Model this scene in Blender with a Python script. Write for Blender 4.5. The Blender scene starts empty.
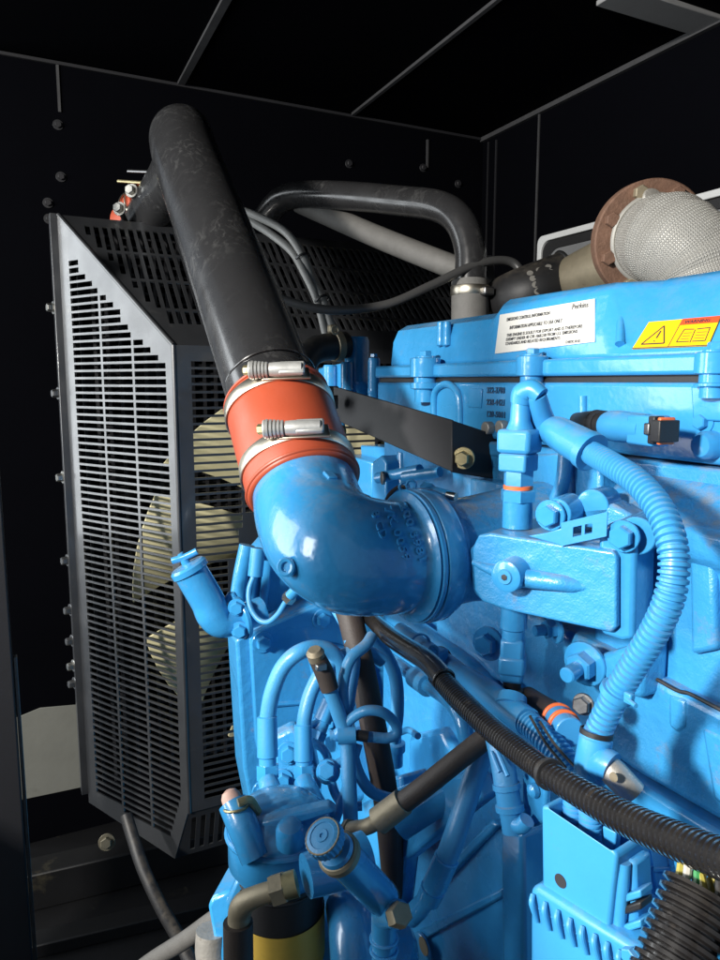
import bpy, bmesh, math, random
from math import sin, cos, pi, radians, sqrt
from mathutils import Vector as V, Matrix, Quaternion
random.seed(7)
scene = bpy.context.scene
COL = scene.collection

# ---------------------------------------------------------------- camera
CAM = V((0, 0, 1.2))
YAW, PITCH, F = radians(26.3), radians(7.74), 721.0
FH = V((sin(YAW), cos(YAW), 0))
RT = V((cos(YAW), -sin(YAW), 0))
FW = FH * cos(PITCH) - V((0, 0, 1)) * sin(PITCH)
UP = FH * sin(PITCH) + V((0, 0, 1)) * cos(PITCH)
cam_d = bpy.data.cameras.new('camera')
cam_d.sensor_fit = 'VERTICAL'; cam_d.sensor_height = 36; cam_d.lens = 36 * F / 960
cam_d.clip_start = 0.02; cam_d.clip_end = 60
cam = bpy.data.objects.new('camera', cam_d); COL.objects.link(cam)
M4 = Matrix((RT, UP, -FW)).transposed().to_4x4(); M4.translation = CAM
cam.matrix_world = M4
scene.camera = cam

def at(x, y, D=None, X=None, Y=None, Z=None, plane=None):
    """A survey point of the photo, at a measured depth D or on a known plane of the machine."""
    r = RT * ((x - 360) / F) + UP * ((480 - y) / F) + FW
    if D is not None: return CAM + r * D
    if X is not None: return CAM + r * ((X - CAM.x) / r.x)
    if Y is not None: return CAM + r * ((Y - CAM.y) / r.y)
    if Z is not None: return CAM + r * ((Z - CAM.z) / r.z)
    p, n = plane
    return CAM + r * ((p - CAM).dot(n) / r.dot(n))

# ---------------------------------------------------------------- materials
def nmat(name, base, rough=.45, metal=0., coat=0., bump=0., bscale=300., var=0., vscale=12., dirt=None, dirt_amt=.0, dscale=9., rvar=.0, spec=.5, wave=None):
    m = bpy.data.materials.new(name); m.use_nodes = True
    nt = m.node_tree; b = nt.nodes['Principled BSDF']; L = nt.links.new
    b.inputs['Roughness'].default_value = rough; b.inputs['Metallic'].default_value = metal
    b.inputs['Coat Weight'].default_value = coat; b.inputs['Coat Roughness'].default_value = .09
    b.inputs['Specular IOR Level'].default_value = spec
    b.inputs['Base Color'].default_value = (*base, 1)
    tc = nt.nodes.new('ShaderNodeTexCoord')
    src = None
    if var or dirt or rvar:
        geo = nt.nodes.new('ShaderNodeNewGeometry')
        pos = geo.outputs['Position']
    if var:
        n = nt.nodes.new('ShaderNodeTexNoise'); n.inputs['Scale'].default_value = vscale; n.inputs['Detail'].default_value = 6; n.inputs['Roughness'].default_value = .65
        L(pos, n.inputs['Vector'])
        mx = nt.nodes.new('ShaderNodeMix'); mx.data_type = 'RGBA'
        mx.inputs['A'].default_value = (*[c * (1 - var) for c in base], 1); mx.inputs['B'].default_value = (*[min(1, c * (1 + var)) for c in base], 1)
        L(n.outputs['Fac'], mx.inputs['Factor']); L(mx.outputs['Result'], b.inputs['Base Color']); src = mx.outputs['Result']
    if dirt:
        n = nt.nodes.new('ShaderNodeTexNoise'); n.inputs['Scale'].default_value = dscale; n.inputs['Detail'].default_value = 9; n.inputs['Roughness'].default_value = .72
        L(pos, n.inputs['Vector'])
        r = nt.nodes.new('ShaderNodeValToRGB'); r.color_ramp.elements[0].position = .60; r.color_ramp.elements[1].position = .78
        r.color_ramp.elements[0].color = (0, 0, 0, 1); r.color_ramp.elements[1].color = (dirt_amt,) * 3 + (1,)
        L(n.outputs['Fac'], r.inputs['Fac'])
        mx = nt.nodes.new('ShaderNodeMix'); mx.data_type = 'RGBA'
        if src: L(src, mx.inputs['A'])
        else: mx.inputs['A'].default_value = (*base, 1)
        mx.inputs['B'].default_value = (*dirt, 1)
        L(r.outputs['Color'], mx.inputs['Factor']); L(mx.outputs['Result'], b.inputs['Base Color'])
    if rvar:
        n = nt.nodes.new('ShaderNodeTexNoise'); n.inputs['Scale'].default_value = 22; n.inputs['Detail'].default_value = 7
        L(pos, n.inputs['Vector'])
        mr = nt.nodes.new('ShaderNodeMapRange'); mr.inputs['From Min'].default_value = .3; mr.inputs['From Max'].default_value = .7
        mr.inputs['To Min'].default_value = max(.03, rough - rvar); mr.inputs['To Max'].default_value = min(1, rough + rvar)
        L(n.outputs['Fac'], mr.inputs['Value']); L(mr.outputs['Result'], b.inputs['Roughness'])
    if bump:
        n = nt.nodes.new('ShaderNodeTexNoise'); n.inputs['Scale'].default_value = bscale; n.inputs['Detail'].default_value = 3
        g2 = nt.nodes.new('ShaderNodeNewGeometry'); L(g2.outputs['Position'], n.inputs['Vector'])
        bp = nt.nodes.new('ShaderNodeBump'); bp.inputs['Strength'].default_value = bump; bp.inputs['Distance'].default_value = .002
        h = n.outputs['Fac']
        if wave:
            n2 = nt.nodes.new('ShaderNodeTexNoise'); n2.inputs['Scale'].default_value = wave[0]; n2.inputs['Detail'].default_value = 2; L(g2.outputs['Position'], n2.inputs['Vector'])
            ma = nt.nodes.new('ShaderNodeMath'); ma.operation = 'MULTIPLY_ADD'; ma.inputs[1].default_value = wave[1]; L(n2.outputs['Fac'], ma.inputs[0]); L(h, ma.inputs[2]); h = ma.outputs[0]
        L(h, bp.inputs['Height']); L(bp.outputs['Normal'], b.inputs['Normal'])
    return m

M = {}
M['blue'] = nmat('blue_engine_paint', (.036, .268, .56), .24, coat=.6, bump=.07, bscale=260, var=.10, vscale=9, dirt=(.20, .19, .16), dirt_amt=.5, dscale=26, rvar=.10, wave=(55, 9))
M['cast'] = nmat('blue_paint_on_rough_casting', (.036, .268, .56), .32, coat=.4, bump=.26, bscale=620, var=.12, vscale=14, dirt=(.24, .18, .11), dirt_amt=.6, dscale=30, rvar=.12, wave=(70, 4))
M['blue_plastic'] = nmat('blue_painted_plastic', (.038, .265, .55), .38, coat=.15, bump=.06, var=.10, vscale=20, dirt=(.12, .13, .12), dirt_amt=.35, dscale=40, rvar=.08)
M['blue_rubber'] = nmat('blue_painted_hose', (.048, .27, .54), .40, bump=.14, bscale=500, var=.22, vscale=40, dirt=(.05, .05, .05), dirt_amt=.6, dscale=50, rvar=.1)
M['guard'] = nmat('black_powder_coat', (.018, .019, .021), .38, coat=.45, spec=.9, bump=.16, bscale=700, var=.2, rvar=.07, dirt=(.22, .21, .19), dirt_amt=.16, dscale=30)
M['black_pipe'] = nmat('black_painted_pipe', (.010, .010, .011), .27, coat=.2, bump=.03, bscale=60, var=.3, vscale=30, rvar=.10)
M['black'] = nmat('matt_black_paint', (.010, .010, .012), .55, bump=.08, var=.2, dirt=(.05, .045, .04), dirt_amt=.5)
M['wall'] = nmat('black_enclosure_paint', (.0010, .0011, .0020), .8, bump=.05, bscale=500, var=.3, vscale=3, spec=.03)
M['seam'] = nmat('worn_panel_edge', (.038, .038, .040), .6, var=.5, vscale=20)
M['rubber'] = nmat('black_rubber', (.012, .012, .013), .52, bump=.08, var=.2, dirt=(.10, .09, .08), dirt_amt=.5, dscale=30)
M['conduit'] = nmat('black_corrugated_plastic', (.013, .012, .012), .22, coat=.6, bump=.04, var=.3, vscale=40, dirt=(.12, .10, .08), dirt_amt=.55, dscale=45, rvar=.08)
M['brown_hose'] = nmat('dusty_brown_black_hose', (.040, .030, .025), .6, bump=.15, bscale=600, var=.3, vscale=30, dirt=(.16, .12, .09), dirt_amt=.5, dscale=25)
M['silicone'] = nmat('orange_red_silicone', (.36, .062, .026), .42, bump=.05, var=.12, vscale=20, rvar=.08)
M['steel'] = nmat('zinc_plated_steel', (.50, .49, .45), .32, metal=1, bump=.05, var=.2, vscale=60, rvar=.10)
M['band'] = nmat('stainless_clamp_band', (.62, .57, .47), .36, metal=1, var=.1, vscale=50, rvar=.08)
M['clamp'] = nmat('brushed_clamp_steel', (.48, .48, .46), .42, metal=.45, bump=.08, var=.25, vscale=70, dirt=(.2, .19, .16), dirt_amt=.6, dscale=60)
M['bar'] = nmat('grey_painted_bar', (.22, .22, .22), .6, var=.2)
M['darksteel'] = nmat('dull_grey_steel', (.20, .20, .20), .42, metal=1, bump=.08, var=.3, vscale=60)
M['brass'] = nmat('yellow_passivated_steel', (.42, .36, .20), .45, metal=.9, bump=.1, var=.3, vscale=50, dirt=(.10, .07, .04), dirt_amt=.8, dscale=60)
M['tan_metal'] = nmat('dusty_tan_metal', (.26, .22, .15), .55, metal=.45, bump=.1, var=.3, vscale=60, dirt=(.10, .07, .05), dirt_amt=.8, dscale=70)
M['rust'] = nmat('rusty_iron', (.145, .078, .050), .75, metal=.1, bump=.5, bscale=240, var=.6, vscale=55, dirt=(.27, .19, .14), dirt_amt=.9, dscale=70)
M['fan'] = nmat('cream_fan_plastic', (.66, .60, .36), .5, var=.15, vscale=12, dirt=(.15, .12, .06), dirt_amt=.5, dscale=14)
M['grey_cable'] = nmat('grey_cable_sheath', (.24, .235, .22), .5, var=.2, vscale=40, bump=.1)
M['grey_hose'] = nmat('grey_braided_sleeve', (.115, .112, .105), .6, bump=.4, bscale=900, var=.3, vscale=60)
M['pale'] = nmat('pale_insulation_board', (.15, .15, .13), .7, bump=.2, bscale=60, var=.25, vscale=6, dirt=(.08, .08, .06), dirt_amt=.6, dscale=10)
M['white_frame'] = nmat('off_white_window_trim', (.55, .56, .56), .5, var=.1)
M['grey_pane'] = nmat('grey_sheet_metal', (.16, .165, .17), .45, bump=.2, bscale=200, var=.2)
M['sticker'] = nmat('white_sticker', (.60, .585, .54), .35, var=.06, vscale=30)
M['ink'] = nmat('dark_ink', (.03, .03, .035), .5)
M['yellow'] = nmat('yellow_sticker', (.80, .42, .01), .35, var=.05, vscale=40)
M['redlabel'] = nmat('red_orange_sticker', (.62, .07, .02), .4)
M['label_yellow'] = nmat('yellow_filter_label', (.55, .36, .06), .5, var=.2, vscale=40, dirt=(.2, .14, .05), dirt_amt=.6, dscale=40)
M['blue_ink'] = nmat('dark_blue_lettering', (.012, .06, .14), .5)
M['blue_worn'] = nmat('worn_blue_plastic', (.046, .26, .52), .45, bump=.1, var=.2, vscale=40, dirt=(.34, .32, .28), dirt_amt=.9, dscale=60, rvar=.1)
M['orange'] = nmat('orange_seal', (.75, .15, .04), .45)
M['floor'] = nmat('dark_oily_steel_floor', (.006, .006, .0065), .5, spec=.25, bump=.2, bscale=40, var=.5, vscale=8, dirt=(.10, .085, .05), dirt_amt=.5, dscale=7)
M['alu'] = nmat('dirty_aluminium', (.42, .40, .36), .48, metal=.6, bump=.25, bscale=300, var=.35, vscale=60, dirt=(.12, .10, .07), dirt_amt=.9, dscale=60)
M['pink'] = nmat('worn_pink_cap', (.50, .32, .26), .6, var=.2, vscale=60)
M['wire_green'] = nmat('green_wire', (.03, .20, .06), .4); M['wire_white'] = nmat('white_wire', (.40, .38, .33), .4); M['wire_yellow'] = nmat('yellow_wire', (.30, .26, .05), .4)

M['dark_cable'] = nmat('dark_grey_cable', (.045, .045, .045), .4, var=.2, bump=.05)
def dusty(m, amount, col=(.30, .25, .18)):
    # dust that has settled on the ledges: it lies on faces that point up, in patches
    nt = m.node_tree; L = nt.links.new; b = nt.nodes['Principled BSDF']
    g = nt.nodes.new('ShaderNodeNewGeometry'); sx = nt.nodes.new('ShaderNodeSeparateXYZ'); L(g.outputs['Normal'], sx.inputs[0])
    mr = nt.nodes.new('ShaderNodeMapRange'); mr.inputs['From Min'].default_value = .35; mr.inputs['From Max'].default_value = .95; mr.inputs['To Max'].default_value = amount
    L(sx.outputs['Z'], mr.inputs['Value'])
    n = nt.nodes.new('ShaderNodeTexNoise'); n.inputs['Scale'].default_value = 48; n.inputs['Detail'].default_value = 8; n.inputs['Roughness'].default_value = .7; L(g.outputs['Position'], n.inputs['Vector'])
    r = nt.nodes.new('ShaderNodeMapRange'); r.inputs['From Min'].default_value = .42; r.inputs['From Max'].default_value = .66; L(n.outputs['Fac'], r.inputs['Value'])
    mu = nt.nodes.new('ShaderNodeMath'); mu.operation = 'MULTIPLY'; L(mr.outputs['Result'], mu.inputs[0]); L(r.outputs['Result'], mu.inputs[1])
    mx = nt.nodes.new('ShaderNodeMix'); mx.data_type = 'RGBA'; src = b.inputs['Base Color'].links[0].from_socket
    L(src, mx.inputs['A']); mx.inputs['B'].default_value = (*col, 1); L(mu.outputs[0], mx.inputs['Factor']); L(mx.outputs['Result'], b.inputs['Base Color'])
for k, v in (('cast', .75), ('blue', .28), ('blue_plastic', .35), ('blue_rubber', .45), ('rubber', .2), ('conduit', .08)): dusty(M[k], v)
# black charge pipe: dusty wipe marks
def pipe_smears():
    m = M['black_pipe']; nt = m.node_tree; L = nt.links.new; b = nt.nodes['Principled BSDF']
    geo = nt.nodes.new('ShaderNodeNewGeometry')
    n0 = nt.nodes.new('ShaderNodeTexNoise'); n0.inputs['Scale'].default_value = 14; n0.inputs['Detail'].default_value = 3
    L(geo.outputs['Position'], n0.inputs['Vector'])
    ma = nt.nodes.new('ShaderNodeVectorMath'); ma.operation = 'MULTIPLY_ADD'; ma.inputs[1].default_value = (.09, .09, .09)
    L(n0.outputs['Color'], ma.inputs[0]); L(geo.outputs['Position'], ma.inputs[2])
    mp_ = nt.nodes.new('ShaderNodeMapping'); mp_.inputs['Rotation'].default_value = (.5, .6, .9); mp_.inputs['Scale'].default_value = (1, 1, .12)
    L(ma.outputs[0], mp_.inputs['Vector'])
    w = nt.nodes.new('ShaderNodeTexNoise'); w.inputs['Scale'].default_value = 130; w.inputs['Detail'].default_value = 5; w.inputs['Roughness'].default_value = .7
    L(mp_.outputs['Vector'], w.inputs['Vector'])
    r = nt.nodes.new('ShaderNodeValToRGB'); r.color_ramp.elements[0].position = .50; r.color_ramp.elements[1].position = .78
    L(w.outputs['Fac'], r.inputs['Fac'])
    n1 = nt.nodes.new('ShaderNodeTexNoise'); n1.inputs['Scale'].default_value = 9; n1.inputs['Detail'].default_value = 5
    L(geo.outputs['Position'], n1.inputs['Vector'])
    r1 = nt.nodes.new('ShaderNodeValToRGB'); r1.color_ramp.elements[0].position = .42; r1.color_ramp.elements[1].position = .68
    L(n1.outputs['Fac'], r1.inputs['Fac'])
    mu = nt.nodes.new('ShaderNodeMath'); mu.operation = 'MULTIPLY'; L(r.outputs['Color'], mu.inputs[0]); L(r1.outputs['Color'], mu.inputs[1])
    mx = nt.nodes.new('ShaderNodeMix'); mx.data_type = 'RGBA'; mx.inputs['A'].default_value = (.020, .020, .021, 1); mx.inputs['B'].default_value = (.10, .10, .098, 1)
    L(mu.outputs[0], mx.inputs['Factor']); L(mx.outputs['Result'], b.inputs['Base Color'])
pipe_smears()

def mesh_wrap_mat():
    m = bpy.data.materials.new('silver_knitted_mesh'); m.use_nodes = True
    nt = m.node_tree; L = nt.links.new; b = nt.nodes['Principled BSDF']
    b.inputs['Base Color'].default_value = (.55, .53, .48, 1); b.inputs['Metallic'].default_value = .3; b.inputs['Roughness'].default_value = .42
    tc = nt.nodes.new('ShaderNodeUVMap')
    hs = []
    for k, ang in enumerate((.0, pi / 2)):
        mp = nt.nodes.new('ShaderNodeMapping'); mp.inputs['Rotation'].default_value = (0, 0, ang)
        L(tc.outputs['UV'], mp.inputs['Vector'])
        w = nt.nodes.new('ShaderNodeTexWave'); w.inputs['Scale'].default_value = 125 if k else 95; w.inputs['Distortion'].default_value = 1.6; w.inputs['Detail Scale'].default_value = 30
        L(mp.outputs['Vector'], w.inputs['Vector']); hs.append(w.outputs['Fac'])
    mu = nt.nodes.new('ShaderNodeMath'); mu.operation = 'MULTIPLY'; L(hs[0], mu.inputs[0]); L(hs[1], mu.inputs[1])
    mx = nt.nodes.new('ShaderNodeMix'); mx.data_type = 'RGBA'; mx.inputs['A'].default_value = (.34, .33, .30, 1); mx.inputs['B'].default_value = (.88, .86, .80, 1)
    L(mu.outputs[0], mx.inputs['Factor']); L(mx.outputs['Result'], b.inputs['Base Color'])
    n = nt.nodes.new('ShaderNodeTexNoise'); n.inputs['Scale'].default_value = 35
    bp = nt.nodes.new('ShaderNodeBump'); bp.inputs['Strength'].default_value = .9; bp.inputs['Distance'].default_value = .0025
    L(mu.outputs[0], bp.inputs['Height']); L(bp.outputs['Normal'], b.inputs['Normal'])
    return m
M['wrap'] = mesh_wrap_mat()

# ---------------------------------------------------------------- mesh helpers
def frame(axis, hint=None):
    w = V(axis).normalized()
    h = V(hint) if hint is not None else (V((0, 0, 1)) if abs(w.z) < .9 else V((1, 0, 0)))
    u = (h - w * h.dot(w)).normalized(); v = w.cross(u)
    return u, v, w

def smooth_path(pts, n=12):
    pts = [V(p) for p in pts]
    if len(pts) < 3: return [(pts[0].lerp(pts[-1], i / n), (i / n) * (len(pts) - 1)) for i in range(n + 1)]
    out = []
    P = [pts[0] * 2 - pts[1]] + pts + [pts[-1] * 2 - pts[-2]]
    for i in range(1, len(P) - 2):
        p0, p1, p2, p3 = P[i - 1:i + 3]
        for k in range(n):
            t = k / n
            out.append((.5 * ((2 * p1) + (p2 - p0) * t + (2 * p0 - 5 * p1 + 4 * p2 - p3) * t * t + (3 * p1 - p0 - 3 * p2 + p3) * t ** 3), i - 1 + t))
    out.append((pts[-1], len(pts) - 1.0))
    return out

def resample(path, step):
    """path = [(point, param)] -> evenly spaced [(point, param)]"""
    L = [0]
    for a, b in zip(path, path[1:]): L.append(L[-1] + (b[0] - a[0]).length)
    n = max(2, int(round(L[-1] / step))); out = []; j = 0
    for k in range(n + 1):
        s = L[-1] * k / n
        while j < len(L) - 2 and L[j + 1] < s: j += 1
        t = (s - L[j]) / max(1e-9, L[j + 1] - L[j])
        out.append((path[j][0].lerp(path[j + 1][0], t), path[j][1] + (path[j + 1][1] - path[j][1]) * t))
    return out, L[-1]

class MB:
    def __init__(s): s.bm = bmesh.new(); s.uv = None
    def loft(s, rings, cap=True, closed=False):
        vs = [[s.bm.verts.new(p) for p in r] for r in rings]; n = len(vs[0])
        pairs = list(zip(vs, vs[1:])) + ([(vs[-1], vs[0])] if closed else [])
        for a, b in pairs:
            for i in range(n):
                s.bm.faces.new((a[i], a[(i + 1) % n], b[(i + 1) % n], b[i]))
        if cap and not closed:
            s.bm.faces.new(vs[0][::-1]); s.bm.faces.new(vs[-1])
        return s
    def sweep(s, centres, radii, seg=18, cap=True, hint=None, squash=1.0):
        T = []
        for i in range(len(centres)):
            a = centres[max(0, i - 1)]; b = centres[min(len(centres) - 1, i + 1)]
            T.append((b - a).normalized() if (b - a).length > 1e-9 else V((0, 0, 1)))
        u, v, _ = frame(T[0], hint); rings = []
        for i, (c, r) in enumerate(zip(centres, radii)):
            if i:
                q = T[i - 1].rotation_difference(T[i]); u = q @ u
            u = (u - T[i] * u.dot(T[i])).normalized(); v = T[i].cross(u)
            rings.append([c + u * (r * cos(2 * pi * k / seg)) + v * (r * squash * sin(2 * pi * k / seg)) for k in range(seg)])
        return s.loft(rings, cap)
    def tube(s, pts, r, seg=18, n=10, cap=True, hint=None, squash=1.0):
        p = smooth_path(pts, n)
        def R(t):
            if not isinstance(r, (list, tuple)): return r
            i = min(int(t), len(r) - 2); return r[i] + (r[i + 1] - r[i]) * (t - i)
        return s.sweep([a for a, _ in p], [R(t) for _, t in p], seg, cap, hint, squash)
    def corrugated(s, pts, r, pitch=.0042, depth=.14, seg=22):
        path, L = resample(smooth_path(pts, 24), pitch / 5)
        C, R = [], []
        prof = (1, 1, 1, 1 - depth, 1 - depth)
        for k, (c, t) in enumerate(path):
            rr = r
            if isinstance(r, (list, tuple)):
                i = min(int(t), len(r) - 2); rr = r[i] + (r[i + 1] - r[i]) * (t - i)
            C.append(c); R.append(rr * prof[k % 5])
        return s.sweep(C, R, seg)
    def lathe(s, base, axis, prof, seg=28, hint=None, cap=True):
        """prof = [(along, radius)]"""
        u, v, w = frame(axis, hint); base = V(base)
        return s.loft([[base + w * t + u * (r * cos(2 * pi * k / seg)) + v * (r * sin(2 * pi * k / seg)) for k in range(seg)] for t, r in prof], cap)
    def cyl(s, a, b, r, r2=None, seg=24):
        a, b = V(a), V(b); return s.lathe(a, b - a, [(0, r), ((b - a).length, r if r2 is None else r2)], seg)
    def torus(s, c, axis, R, r, seg=36, sec=10, a0=0, a1=2 * pi, hint=None):
        u, v, w = frame(axis, hint); c = V(c); full = abs(a1 - a0) > 6.28; n = seg
        rings = []
        for k in range(n + (0 if full else 1)):
            t = a0 + (a1 - a0) * k / n; d = u * cos(t) + v * sin(t)
            rings.append([c + d * (R + r * cos(2 * pi * j / sec)) + w * (r * sin(2 * pi * j / sec)) for j in range(sec)])
        return s.loft(rings, not full, full)
    def prism(s, poly, vec):
        poly = [V(p) for p in poly]; vec = V(vec)
        a = [s.bm.verts.new(p) for p in poly]; b = [s.bm.verts.new(p + vec) for p in poly]; n = len(a)
        s.bm.faces.new(a); s.bm.faces.new(b[::-1])
        for i in range(n): s.bm.faces.new((a[(i + 1) % n], a[i], b[i], b[(i + 1) % n]))
        return s
    def box(s, c, size, ax=None):
        c = V(c); ax = ax or (V((1, 0, 0)), V((0, 1, 0)), V((0, 0, 1)))
        h = [a * (d / 2) for a, d in zip(ax, size)]
        return s.prism([c - h[2] - h[0] - h[1], c - h[2] + h[0] - h[1], c - h[2] + h[0] + h[1], c - h[2] - h[0] + h[1]], h[2] * 2)
    def boxx(s, x0, x1, y0, y1, z0, z1):
        return s.box(((x0 + x1) / 2, (y0 + y1) / 2, (z0 + z1) / 2), (x1 - x0, y1 - y0, z1 - z0))
    def hexa(s, base, axis, r, h, washer=0, dome=True, seg=6):
        u, v, w = frame(axis); base = V(base); t = 0
        if washer:
            s.lathe(base, w, [(0, washer), (r * .22, washer), (r * .28, washer * .96)], 22); t = r * .25
        s.loft([[base + w * tt + (u * cos(k * pi / 3) + v * sin(k * pi / 3)) * rr for k in range(6)] for tt, rr in ((t, r), (t + h * .86, r), (t + h, r * .86))])
        return s
    def ball(s, c, r, seg=14):
        return s.lathe(V(c) - V((0, 0, r)), (0, 0, 1), [(r - r * cos(pi * k / 8), max(1e-4, r * sin(pi * k / 8))) for k in range(9)], seg)
    def build(s, name, mat, parent=None, bevel=0, ang=35, segs=2, kind=None):
        bm = s.bm
        bmesh.ops.recalc_face_normals(bm, faces=bm.faces)
        me = bpy.data.meshes.new(name)
        vs = [v.co for v in bm.verts]
        lo = V([min(v[i] for v in vs) for i in range(3)]); hi = V([max(v[i] for v in vs) for i in range(3)])
        o0 = (lo + hi) / 2
        bmesh.ops.translate(bm, verts=bm.verts, vec=-o0)
        bm.to_mesh(me); bm.free()
        return place(name, me, o0, mat, parent, bevel, ang, segs, kind)

WORLD = {}
def place(name, me, o0, mat, parent=None, bevel=0, ang=35, segs=2, kind=None):
    for p in me.polygons: p.use_smooth = True
    me.set_sharp_from_angle(angle=radians(ang))
    if isinstance(mat, str): mat = M[mat]
    if mat: me.materials.append(mat)
    o = bpy.data.objects.new(name, me); COL.objects.link(o)
    WORLD[o] = V(o0)
    if parent: o.parent = parent; o.location = V(o0) - WORLD[parent]
    else: o.location = o0
    if bevel:
        b = o.modifiers.new('edge', 'BEVEL'); b.width = bevel; b.segments = segs; b.limit_method = 'ANGLE'; b.angle_limit = radians(40); b.harden_normals = False
    if kind: o['kind'] = kind
    return o

def tag(o, label, cat, group=None, kind=None):
    o['label'] = label; o['category'] = cat
    if group: o['group'] = group
    if kind: o['kind'] = kind
    return o
def thing(name, label, cat, loc, group=None):
    o = bpy.data.objects.new(name, None); o.empty_display_size = .03; COL.objects.link(o); o.location = loc; WORLD[o] = V(loc)
    return tag(o, label, cat, group)

def lettering(name, rows, origin, ex, ey, mat, parent, depth=.0003, lift=.0006, bold=.022):
    """rows = [(text, u, v, height, width or None, bold)] laid on the plane origin + u*ex + v*ey; one mesh."""
    ex = V(ex).normalized(); ey = V(ey).normalized(); n = ex.cross(ey).normalized()
    big = bmesh.new()
    for text, u, v, h, wid, *_ in rows:
        cu = bpy.data.curves.new('t', 'FONT'); cu.body = text; cu.size = h; cu.extrude = depth; cu.offset = bold * h; cu.resolution_u = 2
        ob = bpy.data.objects.new('t', cu); COL.objects.link(ob)
        me = bpy.data.meshes.new_from_object(ob.evaluated_get(bpy.context.evaluated_depsgraph_get()))
        bpy.data.objects.remove(ob)
        xs = [p.co.x for p in me.vertices] or [0]; sx = (wid / (max(xs) - min(xs))) if wid else 1
        for p in me.vertices:
            c = p.co; p.co = V(origin) + ex * (u + c.x * sx) + ey * (v + c.y) + n * (lift + c.z)
        big.from_mesh(me); bpy.data.meshes.remove(me)
    vs = [v.co.copy() for v in big.verts]
    o0 = sum(vs, V()) / len(vs); bmesh.ops.translate(big, verts=big.verts, vec=-o0)
    me = bpy.data.meshes.new(name); big.to_mesh(me); big.free()
    o = place(name, me, o0, mat, parent)
    for p in o.data.polygons: p.use_smooth = False
    return o

def hexbolt(name, base, axis, r, h, mat, parent, washer=0, stud=0):
    m = MB().hexa(base, axis, r, h, washer)
    if stud:
        w = V(axis).normalized(); m.lathe(V(base) + w * h, w, [(0, r * .55), (stud, r * .55), (stud + r * .1, r * .45)], 16)
    return m.build(name, mat, parent)
# ================================================================ enclosure (setting)
YB = 1.95                                     # bulkhead behind the radiator
CORNER = at(483, 138, Y=YB); XW, ZC = CORNER.x, CORNER.z
fl = MB().boxx(-2.2, XW + .1, -1.5, YB + .1, -.06, 0).build('floor', 'floor', kind='structure')
tag(fl, 'dark oily steel floor of the enclosure under the radiator', 'floor')
ce = MB().boxx(-.30, XW + .05, -1.5, YB + .05, ZC, ZC + .05).build('ceiling', 'wall', kind='structure')
tag(ce, 'black sheet ceiling of the enclosure with pale panel joints', 'ceiling')
bw = MB().boxx(-.05, XW + .05, YB, YB + .05, 0, ZC - .001).build('back_wall', 'wall', kind='structure')
tag(bw, 'black wall behind the radiator and its slotted guard', 'wall')
rw = MB().boxx(XW, XW + .05, -1.5, YB - .001, 0, ZC - .001).build('side_wall', 'wall', kind='structure')
tag(rw, 'black side wall behind the exhaust with a framed window', 'wall')

def ceil_joint(p, q, w):
    a, b = at(*p, Z=ZC), at(*q, Z=ZC); d = (b - a).normalized(); s = d.cross(V((0, 0, 1)))
    m = MB().box((a + b) / 2 - V((0, 0, .0035)), ((b - a).length, w, .007), (d, s, V((0, 0, 1))))
    return m
ceil_joint((240, -28), (180, 84), .017).build('ceiling_joint', 'seam', ce)
ceil_joint((520, -20), (353, 113), .010).build('ceiling_joint', 'seam', ce)
a, b = at(640, -2, Z=ZC), at(702, 24, Z=ZC)
MB().box((a + b) / 2 - V((0, 0, .005)), ((b - a).length + .14, .075, .010)).build('ceiling_beam', 'bar', ce, bevel=.002)
# wall joints and edges
for x, y0, y1, w in ((497, 140, 330, .006), (489, 142, 330, .004), (540, 112, 330, .006)):
    a, b = at(x, y0, X=XW), at(x, y1, X=XW)
    MB().boxx(XW - .004, XW - .0002, a.y - w / 2, a.y + w / 2, b.z, a.z).build('wall_joint', 'seam' if x > 530 else 'black', rw)
MB().boxx(XW - .012, XW - .0002, -1.4, YB - .002, ZC - .014, ZC - .002).build('ceiling_trim', 'seam', rw)
MB().boxx(-.5, XW - .014, YB - .008, YB - .0002, ZC - .010, ZC - .003).build('ceiling_trim', 'black', bw)
for x, y0, y1 in ((57, 64, 112), (427, 140, 168)):
    a, b = at(x, y0, Y=YB), at(x, y1, Y=YB)
    MB().boxx(a.x - .003, a.x + .003, YB - .005, YB - .0002, b.z, a.z).build('wall_joint', 'seam', bw)
a, b = at(0, 56, Y=YB), at(56, 64, Y=YB)
MB().boxx(a.x - .2, b.x, YB - .005, YB - .0002, b.z - .003, b.z + .003).build('wall_joint', 'black', bw)
for x, y in ((58, 125), (61, 177), (48, 203), (49, 219), (349, 164), (362, 262), (423, 168), (458, 184)):
    p = at(x, y, Y=YB - .0005)
    MB().hexa(p, (0, -1, 0), .008, .007, .012).build('wall_bolt', 'black', bw)
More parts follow.
